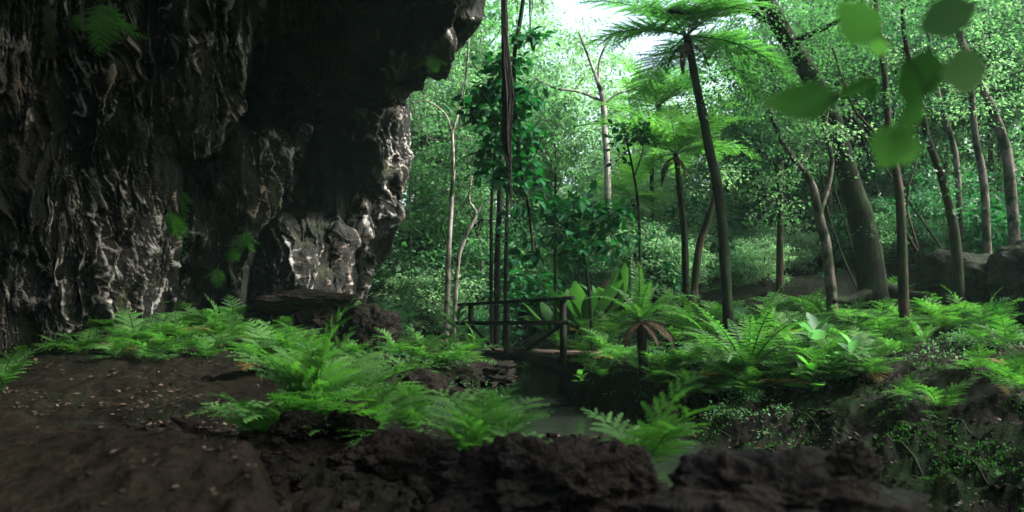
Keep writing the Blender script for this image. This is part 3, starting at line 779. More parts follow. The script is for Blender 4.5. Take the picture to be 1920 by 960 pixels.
# ------------------------------------------------------------------ tall trees and stems one by one
leaning = path_tree('leaning_tree', [(1650, 548), (1622, 440), (1594, 345), (1560, 230), (1512, 130), (1470, 60), (1420, -20), (1330, -140), (1260, -260)], 16,
    [62, 47, 41, 37, 34, 32, 30, 28, 26], M['bark_black'], 'big dark trunk leaning over from the right bank, thickest tree', n=60, rough=.16,
    branches=[([(1440, 35), (1400, 18), (1350, 12), (1300, 22), (1255, 20)], 18, 8, -1.5), ([(1520, 150), (1570, 180), (1610, 240), (1640, 330)], 8, 3, .5),
              ([(1480, 80), (1530, 60), (1600, 20), (1660, -60)], 12, 5, -1), ([(1648, 540), (1600, 560), (1560, 566)], 34, 8, -.6), ([(1655, 540), (1700, 552), (1745, 556)], 34, 8, -.4)],
    crown=Crown([(1540, 20, 90, 18), (1400, 110, 90, 22), (1350, 190, 90, 18), (1440, 220, 90, 16), (1620, 40, 120, 26), (1560, -90, 200, 50), (1330, -40, 130, 30), (1250, -120, 160, 30), (1560, 180, 60, 8), (1470, 280, 60, 8), (1590, 300, 34, 5), (1640, 430, 26, 4), (1535, 200, 40, 6), (1490, 110, 50, 8)], 16.0, M['leaf'], .085, 52, .42, seed=3, depth=1.6))
path_tree('slim_tree', [(1692, 505), (1690, 420), (1682, 330), (1668, 260), (1660, 150), (1645, 40), (1640, -60)], 14.5, [20, 17, 15, 13, 11, 10, 8], M['bark_brown'],
    'slim straight brown trunk just to the right of the big leaning trunk',
    branches=[([(1680, 320), (1640, 250), (1600, 200), (1560, 90)], 8, 3, .5), ([(1690, 420), (1722, 470), (1700, 380), (1720, 300)], 5, 3, 0)],
    crown=Crown([(1650, 20, 90, 16), (1640, 120, 80, 12), (1680, 200, 60, 8), (1600, -60, 110, 20)], 14.5, M['leaf'], .08, 46, .38, seed=5))
path_tree('forked_tree', [(1565, 556), (1552, 480), (1536, 405), (1522, 345), (1490, 300), (1462, 258), (1440, 200)], 15.5, [22, 18, 17, 14, 9, 8, 5], M['bark_pale'],
    'twisting forked grey tree between the tree ferns and the big leaning trunk',
    branches=[([(1536, 400), (1552, 350), (1560, 300), (1548, 240), (1560, 170)], 12, 5, 0), ([(1530, 372), (1500, 380), (1470, 376), (1440, 360)], 6, 2, .3), ([(1500, 310), (1520, 260), (1500, 220)], 5, 3, .2)],
    crown=Crown([(1470, 250, 70, 12), (1555, 260, 60, 10), (1440, 340, 50, 8), (1500, 190, 60, 8)], 15.5, M['leaf_pale'], .08, 46, .36, seed=6))
path_tree('pale_tree', [(1850, 440), (1846, 360), (1828, 250), (1818, 150), (1800, 50), (1795, -50)], 17, [16, 14, 12, 11, 10, 8], M['bark_pale'],
    'pale trunk rising at the right, beside the leaning mottled one',
    crown=Crown([(1800, 20, 110, 18), (1840, 160, 80, 12), (1780, 120, 80, 10)], 17, M['leaf_pale'], .085, 46, .42, seed=7))
path_tree('pale_tree', [(1905, 420), (1892, 320), (1870, 230), (1835, 150), (1805, 80), (1770, 0)], 17.5, [20, 19, 17, 14, 12, 9], M['bark_pale'],
    'leaning pale mottled trunk closest to the right picture edge',
    crown=Crown([(1880, 60, 120, 20), (1900, 200, 90, 14), (1760, 10, 90, 14)], 17.5, M['leaf'], .09, 46, .45, seed=8))
path_tree('dark_tree', [(1800, 500), (1790, 440), (1768, 340), (1740, 260), (1725, 190), (1700, 90), (1690, 0)], 15.5, [20, 18, 15, 12, 10, 9, 8], M['bark_dark'],
    'thin dark trunk leaning inward above the huge mossy boulder',
    crown=Crown([(1760, 330, 70, 10), (1720, 200, 80, 12), (1700, 60, 90, 14)], 15.5, M['leaf_dark'], .085, 46, .4, seed=9))
path_tree('slender_tree', [(1800, 450), (1795, 320), (1772, 220), (1752, 150), (1740, 60)], 18.5, [12, 11, 10, 9, 7], M['bark_pale'],
    'slender pale pole tree between the thin dark trunk and the pale trunks',
    crown=Crown([(1750, 80, 90, 14), (1790, 200, 70, 10)], 18.5, M['leaf_pale'], .09, 46, .42, seed=10))
path_tree('white_tree', [(1142, 400), (1139, 330), (1134, 250), (1130, 185), (1112, 130), (1085, 60)], 23, [13, 12, 11, 11, 6, 4], M['bark_white'],
    'slender almost white trunk in the bright clearing above the paddle-leaved plant',
    branches=[([(1130, 190), (1085, 172), (1040, 165), (1000, 145)], 6, 3, 0), ([(1132, 195), (1160, 175), (1200, 165)], 5, 2, 0), ([(1122, 165), (1125, 110), (1150, 60)], 6, 3, 0)],
    crown=Crown([(1060, 140, 70, 10), (1110, 80, 80, 12), (1170, 120, 60, 8), (1010, 130, 50, 6)], 23, M['leaf_pale'], .10, 44, .45, seed=11))
path_tree('whitish_sapling', [(836, 575), (841, 480), (846, 390), (850, 320), (848, 250)], 19.5, [12, 10, 8.5, 7, 6], M['bark_white'],
    'taller of the two whitish stems by the left end of the handrail',
    branches=[([(848, 255), (835, 215), (800, 190), (770, 195)], 5, 2.5, 0), ([(848, 250), (862, 200), (875, 120), (880, 40)], 5, 3, 0), ([(848, 245), (880, 230), (905, 235)], 4, 2, 0)],
    crown=Crown([(800, 215, 50, 9), (870, 130, 60, 10), (830, 150, 60, 9), (780, 180, 30, 4)], 19.5, M['leaf_pale'], .085, 44, .36, seed=12))
path_tree('whitish_sapling', [(850, 572), (858, 500), (872, 445), (892, 402), (880, 375), (885, 330)], 19.8, [9, 8, 8, 7, 4, 3], M['bark_white'],
    'shorter whitish stem that bends aside, by the left end of the handrail',
    branches=[([(890, 404), (905, 385), (930, 370)], 3.5, 2, 0)],
    crown=Crown([(895, 385, 40, 7), (880, 330, 40, 6)], 19.8, M['leaf'], .08, 40, .28, seed=13))
path_tree('dark_sapling', [(922, 590), (921, 480), (922, 380), (926, 300), (930, 240)], 18.5, [7, 7, 6, 5, 4], M['root'],
    'thinnest dark stem standing first behind the bridge handrail', crown=Crown([(915, 330, 35, 6), (930, 260, 40, 8)], 18.5, M['bigleaf'], .17, 9, .3, LEAF6, seed=14))
path_tree('dark_sapling', [(930, 600), (932, 500), (936, 400), (940, 280), (944, 150), (946, 20), (946, -60)], 18.2, [12, 11, 10, 9, 8, 8, 7], M['root'],
    'thickest dark stem behind the handrail, climbing up to the hanging roots')
path_tree('dark_sapling', [(944, 610), (948, 520), (950, 430), (952, 360), (956, 280)], 18.0, [8, 7.5, 7, 6, 5], M['root'],
    'third dark stem behind the handrail, right beside the thickest one', crown=Crown([(968, 420, 30, 4)], 18, M['bigleaf'], .17, 9, .3, LEAF6, seed=15))
path_tree('sapling', [(1042, 600), (1041, 500), (1040, 400), (1042, 300), (1038, 250)], 19, [6, 5.5, 5, 4, 3], M['bark_brown'],
    'thin upright sapling with a tuft of leaves above the right half of the handrail',
    crown=Crown([(1038, 265, 40, 8), (1050, 300, 45, 8), (1068, 350, 22, 3)], 19, M['leaf'], .11, 30, .3, seed=16))
path_tree('sapling', [(1112, 632), (1106, 560), (1094, 480), (1082, 425), (1075, 380)], 15.2, [7, 6.5, 6, 5, 4], M['bark_dark'],
    'dark-stemmed sapling with very large glossy leaves behind the bridge post',
    branches=[([(1094, 480), (1120, 440), (1140, 410)], 3.5, 2, 0), ([(1088, 450), (1060, 430), (1030, 420)], 3.5, 2, 0)],
    crown=Crown([(1075, 395, 42, 7), (1110, 400, 50, 9), (1045, 385, 36, 7), (1040, 440, 42, 8), (1120, 445, 45, 8), (1010, 470, 36, 6), (1070, 470, 40, 6), (1140, 400, 34, 5)], 15.2, M['bigleaf'], .24, 9, .30, LEAF6, seed=17, roll=.4))
path_tree('sapling', [(1200, 520), (1199, 440), (1195, 370), (1183, 300), (1172, 255)], 17.5, [6, 5.5, 5, 4, 3], M['bark_dark'],
    'dark wiry sapling with a flat tuft of big leaves beside the white trunk',
    branches=[([(1190, 330), (1205, 280), (1200, 240)], 3, 2, 0)],
    crown=Crown([(1170, 240, 38, 7), (1205, 245, 30, 5), (1155, 280, 20, 3)], 17.5, M['bigleaf'], .17, 11, .26, LEAF6, seed=18))
path_tree('leaning_tree', [(1294, 535), (1308, 480), (1325, 420), (1336, 385), (1345, 340)], 18, [14, 14, 13, 11, 9], M['bark_brown'],
    'bare brown trunk slanting up between the two tree fern trunks', crown=Crown([(1350, 330, 50, 8)], 18, M['leaf_pale'], .09, 40, .4, seed=19))
path_tree('leafy_tree', [(1462, 525), (1462, 460), (1464, 400), (1462, 340), (1466, 300)], 19, [15, 13, 12, 11, 9], M['bark_brown'],
    'upright brown trunk wrapped in leaves between the shuttlecock fern and the forked grey tree',
    crown=Crown([(1465, 330, 60, 10), (1450, 420, 50, 8)], 19, M['leaf'], .09, 40, .4, seed=20))

# big-leaved climber beside the hanging roots
cl = path_tree('climbing_plant', [(1000, 470), (990, 380), (975, 300), (965, 200), (965, 100), (975, 40), (990, -60)], 12.5, [5, 6, 7, 8, 8, 8, 8], M['bark_dark'],
    'column of broad glossy dark leaves hanging beside the dangling roots', 'climber', foot=False,
    branches=[([(975, 260), (940, 230), (900, 170)], 5, 2, 0), ([(980, 330), (1000, 300), (1015, 260)], 4, 2, 0)],
    crown=Crown([(985, 85, 28, 5), (960, 130, 38, 8), (915, 165, 36, 7), (900, 215, 30, 5), (945, 200, 38, 8), (985, 185, 30, 6), (990, 240, 34, 7), (935, 255, 40, 7), (980, 290, 32, 6), (970, 340, 34, 6), (990, 375, 22, 3), (945, 320, 26, 3), (915, 285, 24, 3)],
                12.5, M['bigleaf'], .19, 11, .24, LEAF6, seed=21, roll=.5, depth=.9))

# dangling aerial roots
def roots(label, pts, Y, wpx, n, rpx, seed, tail=.3):
    r_ = np.random.RandomState(seed); mb = MB()
    W = np.array([at(x, y, Y) for x, y in pts]); b = W[0]; P0_ = smooth_path(W, 40) - b
    for k in range(n):
        e = 40 if k < n * tail else r_.randint(14, 32)
        w_ = np.interp(np.linspace(0, 1, 40), np.linspace(0, 1, len(wpx)), wpx) * .5 / F * Y
        a = r_.rand() * 6.28; q = r_.rand() ** .6
        off = np.stack([np.cos(a + np.linspace(0, 2, 40)) * q * w_, np.sin(a + np.linspace(0, 2, 40)) * q * w_, 0 * w_], -1)
        Pk = (P0_ + off)[:e] + .012 * np.stack([noise(P0_[:e] * 3 + k), noise(P0_[:e] * 3 + k + 9), 0 * P0_[:e, 0]], -1)
        mb.tube(Pk, np.linspace(1, .35, e) * rpx * r_.uniform(.4, 1.2) / F * Y, 5, r_.rand(), 0)
    return tag(link('hanging_roots', mb.mesh('hanging_roots', M['root'], True), None, b), label, 'aerial roots')
roots('thick shaggy cord of roots dangling from above, longest one', [(945, -70), (946, 60), (952, 170), (950, 260), (956, 330), (958, 372)], 10.5, [7, 10, 23, 17, 5, 5], 110, 2.4, 1, .12)
roots('short frayed root end dangling right of the long shaggy root cord', [(996, -70), (995, 0), (994, 55)], 10, [6, 10, 5], 14, 1.2, 2)
roots('very short wispy root tip dangling at the top edge', [(1016, -70), (1017, -20), (1018, 28)], 10, [4, 8, 4], 10, 1.1, 3)
roots('shaggy root tip dangling just left of the long root cord', [(968, -70), (969, -10), (970, 20)], 9, [4, 10, 5], 10, 1.0, 4)
def vine(label, pts, Y, wpx, name='vine', mat='root', cat='vine'):
    W = np.array([at(x, y, Y) for x, y in pts]); P_ = smooth_path(W, 50)
    mb = MB(); mb.tube(P_ - W[0] + .02 * np.stack([noise(P_ * 1.5 + k * 8) for k in range(3)], -1), wpx * .5 / F * Y, 6, .5)
    return tag(link(name, mb.mesh(name, M[mat], True), None, W[0]), label, cat)
vine('thin vine looping in a drooping curve between cave rock and whitish stem', [(772, 190), (785, 230), (805, 258), (830, 262), (848, 245)], 19, 2.2, mat='bark_pale')
vine('straight thin vine hanging down close against the far cave pillar', [(768, 60), (769, 250), (768, 400), (772, 520)], 17.8, 2.2)
vine('long thin vine hanging from the overhang lip through the bright foliage', [(880, 20), (876, 120), (862, 220), (850, 330)], 14, 2)
vine('slender vine hanging in front of the big leaning trunk', [(1545, 190), (1552, 300), (1580, 400), (1600, 470)], 17, 3, mat='bark_dark')
vine('wiry vine slanting up beside the forked grey tree', [(1615, 560), (1575, 470), (1548, 380), (1530, 260), (1520, 200)], 16.5, 4, mat='bark_dark')
vine('curved vine arching over the slope toward the pale trunks', [(1775, 480), (1720, 400), (1650, 300), (1600, 220), (1585, 150)], 17.2, 4, mat='bark_brown')

# ------------------------------------------------------------------ tree ferns
def tree_fern(pts, Y, w0, w1, L, n, label, seed=0, tilt=(-.35, .25), bark='bark_black', foot=True, key='tree'):
    r_ = np.random.RandomState(seed)
    W = np.array([at(x, y, Y) for x, y in pts])
    if foot: W[0, 2] = gz(W[0, 0], W[0, 1]) - .2
    base = W[0].copy(); base[2] += .2
    P = smooth_path(W, 40) - base
    o = empty('tree_fern', base); mb = MB()
    mb.tube(P, np.linspace(w0, w1, 40) * .5 / F * Y * (1 + .25 * sm(np.linspace(0, 1, 40), .9, 1)), 12, .5, .14, seed)
    link('trunk', mb.mesh('trunk', M[bark], True), o)
    for i in range(n):
        link_frond(o, key, 2 * math.pi * (i + r_.rand() * .6) / n, r_.uniform(*tilt), L * r_.uniform(.75, 1.08), loc=tuple(P[-1]), r_=r_)
    for i in range(4):
        link_frond(o, 'withered', 1.6 * i + seed, -.25, L * r_.uniform(.28, .4), name='withered_frond', loc=tuple(P[-2]), r_=r_)
    return tag(o, label, 'tree fern')
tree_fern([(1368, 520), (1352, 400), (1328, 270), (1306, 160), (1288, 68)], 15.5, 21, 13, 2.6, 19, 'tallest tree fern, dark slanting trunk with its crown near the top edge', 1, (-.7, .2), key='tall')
tree_fern([(1287, 535), (1283, 440), (1274, 350), (1267, 288)], 18.5, 15, 9, 2.5, 18, 'second tree fern with a bright yellow-green crown left of the tallest one', 2, (-.35, .25))
tree_fern([(1466, 470), (1464, 400), (1464, 350)], 26, 12, 9, 2.0, 13, 'small distant tree fern with low crown, right of the tallest tree fern trunk', 3)
tree_fern([(1190, 480), (1190, 420), (1188, 372)], 25, 12, 9, 2.2, 14, 'pale distant tree fern behind the wiry sapling', 4)
tree_fern([(1395, 420), (1395, 330), (1392, 262)], 30, 9, 7, 3.2, 15, 'hazy tree fern high in the bright gap beyond the tallest trunk', 5)
tree_fern([(1230, 420), (1222, 330), (1235, 200)], 26, 9, 7, 2.9, 15, 'sunlit tree fern crown in the bright gap behind the two nearer tree ferns', 6)

# ------------------------------------------------------------------ large ferns by the creek
FS = 1.2
def trunk_fern():
    Y = 12.4; p = at(1208, 662, Y); p[2] = gz(p[0], p[1]) - .05
    o = empty('short_tree_fern', p); top = at(1200, 602, Y) - p; mb = MB()
    mb.tube(smooth_path([np.zeros(3), top * .5 + np.array((.01, 0, 0)), top], 12), np.linspace(.085, .07, 12), 10, .5, .25, 3)
    link('trunk', mb.mesh('trunk', M['bark_dark'], True), o)
    for a, t, s, k in ((.2, .15, .95, 3), (1.35, -.35, 1.0, 2), (1.8, -.15, .95, 1), (-1.4, -.3, 1.0, 2), (-1.75, -.12, .95, 1), (2.6, -.2, .8, 1), (3.3, .0, .8, 0), (-2.6, -.3, .85, 1), (.7, -.1, .8, 0), (-.6, -.1, .8, 0), (-.1, .2, .9, 3), (3.0, .15, .85, 3)):
        link_frond(o, 'sword', a, t, s * FS, k, loc=tuple(top))
    for a, s in ((-2.0, .85), (-2.3, .8), (2.4, .7), (-1.3, .8), (-2.7, .7)):
        link_frond(o, 'withered', a, .1, s, name='withered_frond', loc=tuple(top))
    tag(o, 'fern on a short dark trunk with drooping brown fronds beside the bridge', 'fern')
trunk_fern()
def shuttlecock(px, py, Y, L, n, label, seed, z=None, key='sword', tl=(-.45, .1), ks=(0, 3, 0, 1)):
    r_ = np.random.RandomState(seed); p = at(px, py, Y); p[2] = gz(p[0], p[1]) - .02 if z is None else z
    o = empty('sword_fern', p)
    for i in range(n):
        link_frond(o, key, 6.28 * (i + r_.rand() * .5) / n, r_.uniform(*tl), L * r_.uniform(.8, 1.05), ks[i % len(ks)], r_=r_)
    return tag(o, label, 'fern')
shuttlecock(1402, 652, 11.2, 1.6, 18, 'large upright shuttlecock fern below the tallest tree fern trunk', 1)
shuttlecock(1300, 600, 17, 1.3, 14, 'smaller yellowish shuttlecock fern between the trunked fern and the large shuttlecock', 2)
shuttlecock(768, 606, 18.5, .62, 14, 'pale star-shaped fern rosette on the sandy path edge by the cave', 3, ks=(1, 2, 0))
shuttlecock(990, 600, 20, .6, 12, 'pale fern rosette seen through the bridge railing', 4, ks=(1, 2, 0))
shuttlecock(1730, 590, 13.6, .70, 5, 'upright bright sword fern above the fern bank at the forked stems', 5, ks=(0, 3))

# ------------------------------------------------------------------ paddle-leaved plant
def paddle(px, py, Y, n, L, label, seed, spread=.45, hgt=1.0, mat='paddle', dead=3):
    r_ = np.random.RandomState(seed); p = at(px, py, Y); p[2] = gz(p[0], p[1]) - .03
    o = empty('paddle_plant', p)
    for i in range(n):
        a = 6.28 * (i + r_.rand()) / n; mb = MB(); K = 16; t = np.linspace(0, 1, K)
        el = 1.45 - spread * r_.uniform(.2, 1); e = el - (1.3 * r_.uniform(.3, 1)) * t ** 2
        st_ = np.stack([np.cos(e) * math.cos(a), np.cos(e) * math.sin(a), np.sin(e)], -1)
        Ls = L * r_.uniform(.7, 1.1); P = np.concatenate([[np.zeros(3)], np.cumsum(st_[:-1], 0)]) * Ls / K
        sd_ = np.array([-math.sin(a), math.cos(a), 0.0]); w_ = .095 * L * np.where(t > .38, np.sin(np.clip((t - .38) / .62, 0, 1) ** .8 * math.pi) ** .6, .0) + .006
        nn = np.cross(sd_, st_); lf = P + sd_ * w_[:, None] + nn * .3 * w_[:, None]; rt = P - sd_ * w_[:, None] + nn * .3 * w_[:, None]
        V = np.concatenate([lf, P, rt]); Q = [[k, k + 1, K + k + 1, K + k] for k in range(K - 1)] + [[K + k, K + k + 1, 2 * K + k + 1, 2 * K + k] for k in range(K - 1)]
        mb.add(V, Q, r_.rand()); mb.tube(P[:8], .012 * L, 5, .3)
        link('leaf', mb.mesh('paddle_leaf', M['brown_frond'] if i < dead else M[mat], True), o)
    return tag(o, label, 'plant')
paddle(1100, 590, 19, 16, 2.1, 'clump of tall banana-like paddle leaves behind the bridge end', 1)
paddle(1150, 585, 20, 14, 2.0, 'second paddle-leaved clump with withered brown sheaths, right of the first', 2, dead=5)
paddle(1040, 590, 20, 11, 1.7, 'third paddle-leaved clump, its pale leaves hanging left over the handrail', 3, .9)
paddle(1215, 560, 20, 9, 1.3, 'low paddle-leaved clump between the tree fern trunk and the sapling', 4)

# ------------------------------------------------------------------ forest trees and shrubs behind, each a thing
G_TREE, G_SHRUB, G_FERN = 'trees of the valley forest', 'shrubs of the forest understorey', 'lacy ferns on the creek banks and cave foot'
KD = {'grey': 'slim grey-stemmed tree', 'dark': 'dark-leaved tree', 'brown': 'brown-trunked tree with light green crown'}
KS = {'small': 'bushy small-leaved shrub', 'pale': 'light green shrub', 'big': 'broad-leaved glossy shrub'}
def X_of(px, Y): return at(px, 560, Y)[0]
rt = np.random.RandomState(77)
zone = [  # px range, distance range, count, kinds, height in photo pixels above the foot (min, max)
    (760, 900, 22, 28, 7, ['dark', 'dark', 'grey'], (380, 640)),
    (880, 1060, 25, 33, 7, ['grey', 'dark', 'brown'], (330, 620)),
    (1040, 1420, 28, 36, 9, ['grey', 'brown'], (200, 330)),
    (1400, 1600, 23, 32, 8, ['brown', 'grey', 'dark'], (330, 560)),
    (1560, 1960, 22, 31, 16, ['dark'], (430, 680)),
]
for a, b, y0, y1, n, kinds, (h0, h1) in zone:
    for i in range(n):
        px = a + (b - a) * (i + rt.rand()) / n; Y = rt.uniform(y0, y1)
        H = rt.uniform(h0, h1) / F * Y
        kk = kinds[rt.randint(len(kinds))]
        plant_tree(X_of(px, Y), Y, H, kk, rt.randint(2), rt.uniform(0, 6.28), KD[kk], None, G_TREE, wide=rt.uniform(.75, 1.05))
zs = [
    (700, 900, 19.5, 24, 14, ['small', 'small', 'pale'], (60, 150)),
    (760, 1000, 22, 30, 14, ['small', 'small', 'big'], (150, 260)),
    (960, 1300, 21, 27, 18, ['pale', 'small', 'big', 'pale'], (90, 190)),
    (1180, 1560, 19.5, 28, 22, ['pale', 'pale', 'small'], (70, 170)),
    (1500, 1940, 18, 27, 26, ['small', 'small', 'big'], (80, 190)),
    (1080, 1500, 28, 36, 14, ['pale'], (120, 260)),
]
for a, b, y0, y1, n, kinds, (h0, h1) in zs:
    for i in range(n):
        px = a + (b - a) * (i + rt.rand()) / n; Y = rt.uniform(y0, y1)
        H = rt.uniform(h0, h1) / F * Y
        kk = kinds[rt.randint(len(kinds))]
        plant_tree(X_of(px, Y), Y, H, kk, rt.randint(2), rt.uniform(0, 6.28), KS[kk], None, G_SHRUB, 'shrub', 'shrub', wide=rt.uniform(.85, 1.3), kit=SV)

for i, (x, y, H, kk) in enumerate([(6.5, 1.0, 9, 'dark'), (8.5, -3.5, 10, 'brown'), (3.5, -6.0, 9, 'dark'), (9.0, 5.0, 9, 'grey')]):  # unseen trees added to shade the near ground and creek
    plant_tree(x, y, H, kk, i, i * 1.3, None, ['dark-leaved tree beside the viewpoint, over the creek bend', 'tall light-crowned tree well beside the viewpoint', 'dark tree standing behind the viewpoint', 'grey tree past the edge of the right bank'][i], None, wide=1.15, z=gz(x, y) - .1)
# the far side of the valley: one mass of leaves and poles
def far_forest():
    r_ = np.random.RandomState(5); mb = MB(); tb = MB()
    n = 9000
    px = r_.uniform(560, 2150, n); Y = r_.uniform(34, 60, n)
    ytop = np.interp(px, [560, 960, 1010, 1060, 1200, 1400, 1450, 1560, 1700, 2150], [-140, -120, -20, 40, 150, 160, 90, -20, -120, -160])
    py = ytop + (600 - ytop) * r_.rand(n)
    P = at_arr(px, py, Y)
    k = fbm(P * np.array([.22, .22, .3]) + 3, 3) + .15
    P = P[k > -.02]
    lo = ground_z(P[:, 0], P[:, 1], False); P = P[P[:, 2] > lo]
    clumps(mb, P, r_.uniform(.45, .9, len(P)), 30, .24, 9)
    for i in range(90):
        x, y = r_.uniform(700, 2000), r_.uniform(34, 50)
        q = at(x, 560, y); b = np.array([q[0], y, gz(q[0], y) - .3]); hh = r_.uniform(5, 10)
        t = b + np.array([r_.normal() * .6, r_.normal() * .6, hh])
        tb.tube(smooth_path([b, (b + t) / 2 + r_.normal(size=3) * .15, t], 8), np.linspace(.10, .05, 8), 6, .5)
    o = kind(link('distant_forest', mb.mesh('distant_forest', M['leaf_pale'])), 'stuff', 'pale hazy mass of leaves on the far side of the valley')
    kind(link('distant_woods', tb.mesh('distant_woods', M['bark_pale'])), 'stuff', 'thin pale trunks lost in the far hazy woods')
far_forest()

# ------------------------------------------------------------------ lacy ferns
FL = [
 # px, py, frond px, key, fronds
 *[(x, y, l, 'lacy', 10) for x, y, l in [(112, 668, 70), (160, 664, 88), (205, 648, 112), (252, 660, 104), (300, 655, 108), (352, 650, 105), (404, 640, 95), (195, 615, 92), (240, 612, 95), (290, 605, 90), (342, 604, 88), (398, 604, 78), (438, 622, 76), (330, 672, 88), (388, 668, 76), (222, 680, 84), (285, 683, 80)]],
 *[(x, y, l, 'lacy', 10) for x, y, l in [(470, 655, 85), (520, 652, 80), (560, 668, 85), (486, 700, 105), (610, 655, 70), (540, 700, 110), (640, 690, 90), (700, 664, 80)]],
 *[(x, y, l, 'lacy', 9) for x, y, l in [(745, 680, 74), (788, 684, 78), (826, 690, 84), (862, 694, 84), (886, 676, 66), (728, 662, 58), (806, 672, 62), (846, 674, 60), (760, 706, 72)]],
 *[(x, y, l, 'lacy', 8) for x, y, l in [(645, 598, 54), (612, 610, 50), (684, 590, 58), (668, 556, 46), (715, 612, 50), (656, 640, 56), (735, 600, 40), (700, 560, 40)]],
 *[(x, y, l, 'lacy', 9) for x, y, l in [(1086, 622, 60), (1108, 650, 72), (1136, 668, 80), (1166, 684, 84), (1098, 694, 60), (1226, 712, 56), (1262, 690, 70), (1282, 654, 86), (1296, 628, 82), (1150, 640, 84), (1122, 612, 70), (1325, 668, 66), (1256, 704, 62), (1262, 620, 80), (1332, 640, 80), (1064, 700, 44), (1128, 712, 54), (1350, 610, 70)]],
 *[(x, y, l, 'lacy', 10) for x, y, l in [(1330, 738, 84), (1288, 748, 66), (1372, 728, 80), (1412, 736, 62), (1546, 706, 130), (1502, 672, 118), (1602, 664, 126), (1652, 652, 118), (1560, 632, 116), (1480, 650, 108), (1704, 632, 104), (1762, 632, 108), (1806, 624, 98), (1858, 622, 92), (1886, 652, 74), (1762, 776, 100), (1908, 752, 104), (1870, 722, 56), (1462, 690, 60), (1630, 704, 94), (1690, 668, 98), (1592, 610, 96), (1520, 606, 92), (1742, 606, 88), (1655, 604, 96), (1700, 766, 56), (1470, 602, 80)]],
]
DESC = {'lacy': 'lacy bright green fern', 'lacy dark': 'dark green fern'}
for x, y, l, key, n in FL:
    fern(x, y, l, None, key, n, cat='fern', group=G_FERN, desc=DESC[key])
rf = np.random.RandomState(9)
for x, y, l in [(1345, 690, 60), (1230, 738, 50), (1540, 652, 90), (1600, 632, 96), (1838, 648, 84), (300, 628, 100), (250, 630, 96), (362, 628, 92), (420, 656, 84), (455, 640, 78), (505, 676, 86), (590, 690, 80), (668, 690, 74), (150, 640, 74), (1090, 668, 66), (1200, 700, 60), (1300, 690, 70), (1060, 660, 50)]:
    fern(x, y, l, None, 'lacy', 10, cat='fern', group=G_FERN, desc=DESC['lacy'])
for x, y, l in [(1300, 760, 74), (1352, 748, 84), (1405, 745, 66), (1470, 720, 70), (1570, 722, 84), (1240, 730, 56), (1640, 720, 76), (1835, 700, 70), (1900, 705, 60)]:
    fern(x, y, l, None, 'lacy', 9, cat='fern', group=G_FERN, desc=DESC['lacy'])
for i in range(30):          # darker ferns filling the right bank and the far side of the path
    x, y = (rf.uniform(1080, 1900), rf.uniform(570, 640)) if i < 20 else (rf.uniform(700, 1060), rf.uniform(575, 618))
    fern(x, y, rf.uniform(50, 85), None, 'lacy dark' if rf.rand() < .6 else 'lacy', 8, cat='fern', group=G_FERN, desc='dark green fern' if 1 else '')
fern(610, 800, 270, 'largest lacy fern, in the middle of the ledge edge with fronds fanning up', 'near', 13, Y=3.7)
fern(500, 772, 150, 'lacy fern at the ledge edge, left neighbour of the largest one', 'near', 9, Y=4.0)
fern(700, 812, 190, 'sprawling lacy fern with bare dark stems beside the flat-topped boulder', 'near', 9, Y=3.4)
fern(565, 745, 150, 'lacy fern standing behind the largest one', 'near', 9, Y=4.7)
fern(770, 800, 130, 'small lacy fern peeping over the flat-topped boulder', 'near', 7, Y=3.6)
fern(905, 850, 215, 'lacy fern with browned tips in front of the creek, on the jagged rock', 'near', 10, Y=2.7)
fern(1000, 850, 160, 'single arching fern frond beside the jagged rock crest', 'near', 4, Y=2.5)
fern(1205, 872, 230, 'broad fern with long finger-like fronds before the creek bend', 'near', 10, Y=2.6, tilt=(-.5, .3))
fern(8, 690, 110, 'fern frond drooping in at the left picture edge', 'lacy', 7, Y=6.5)

# leafy young plants
def herb(px, py, Lpx, label, seed, n=9, mat='young', Y=None, tpl=LEAF6):
    r_ = np.random.RandomState(seed); Yg = ground_hit(px, py) if Y is None else Y
    p = at(px, py, Yg); p[2] = gz(p[0], p[1]) - .01; L = Lpx / F * Yg
    o = empty('young_plant', p); mb = MB(); mb.tube([(0, 0, -.03), (0, .01, L * .5), (.01, 0, L * .8)], [.008, .006, .003], 5)
    link('stem', mb.mesh('stem', M['stem']), o)
    lb = MB(); a = np.arange(n) * 2.4 + r_.rand(n) * .5; h = np.linspace(.15, .8, n) * L
    pos = np.stack([0 * a, 0 * a, h], -1); el = np.linspace(.1, 1.0, n)
    put_leaves(lb, pos, np.stack([np.cos(a) * np.cos(el), np.sin(a) * np.cos(el), np.sin(el)], -1), np.linspace(.75, .5, n) * L, r_.rand(n), tpl, .15, r_)
    link('foliage', lb.mesh('foliage', M[mat]), o)
    return tag(o, label, 'plant')
herb(1522, 742, 70, 'pale young plant with smooth oval leaves on the dark right bank', 1, 11)
herb(1450, 728, 30, 'tiny leafy seedling just left of the pale young plant', 2, 7)
herb(1138, 622, 46, 'leafy plant with upright pale leaves next to the bridge post', 3, 8)
herb(856, 640, 70, 'dark plant with long pointed leaves at the left end of the bridge', 4, 14, 'leaf', 17.5, LONG6)
herb(1530, 690, 95, 'broad dark-leaved plant low under the right bank ferns', 5, 12, 'leaf')
herb(1600, 720, 70, 'second broad dark-leaved plant, under the fern bank edge', 6, 10, 'leaf')
herb(1420, 690, 60, 'rounded leafy herb in front of the large shuttlecock fern', 7, 12, 'leaf')
herb(1240, 890, 60, 'small three-leaved plant beneath the broad fern', 8, 6, 'young', 2.9)
herb(1090, 735, 30, 'little creeping plant on the mossy creek bank', 9, 9)

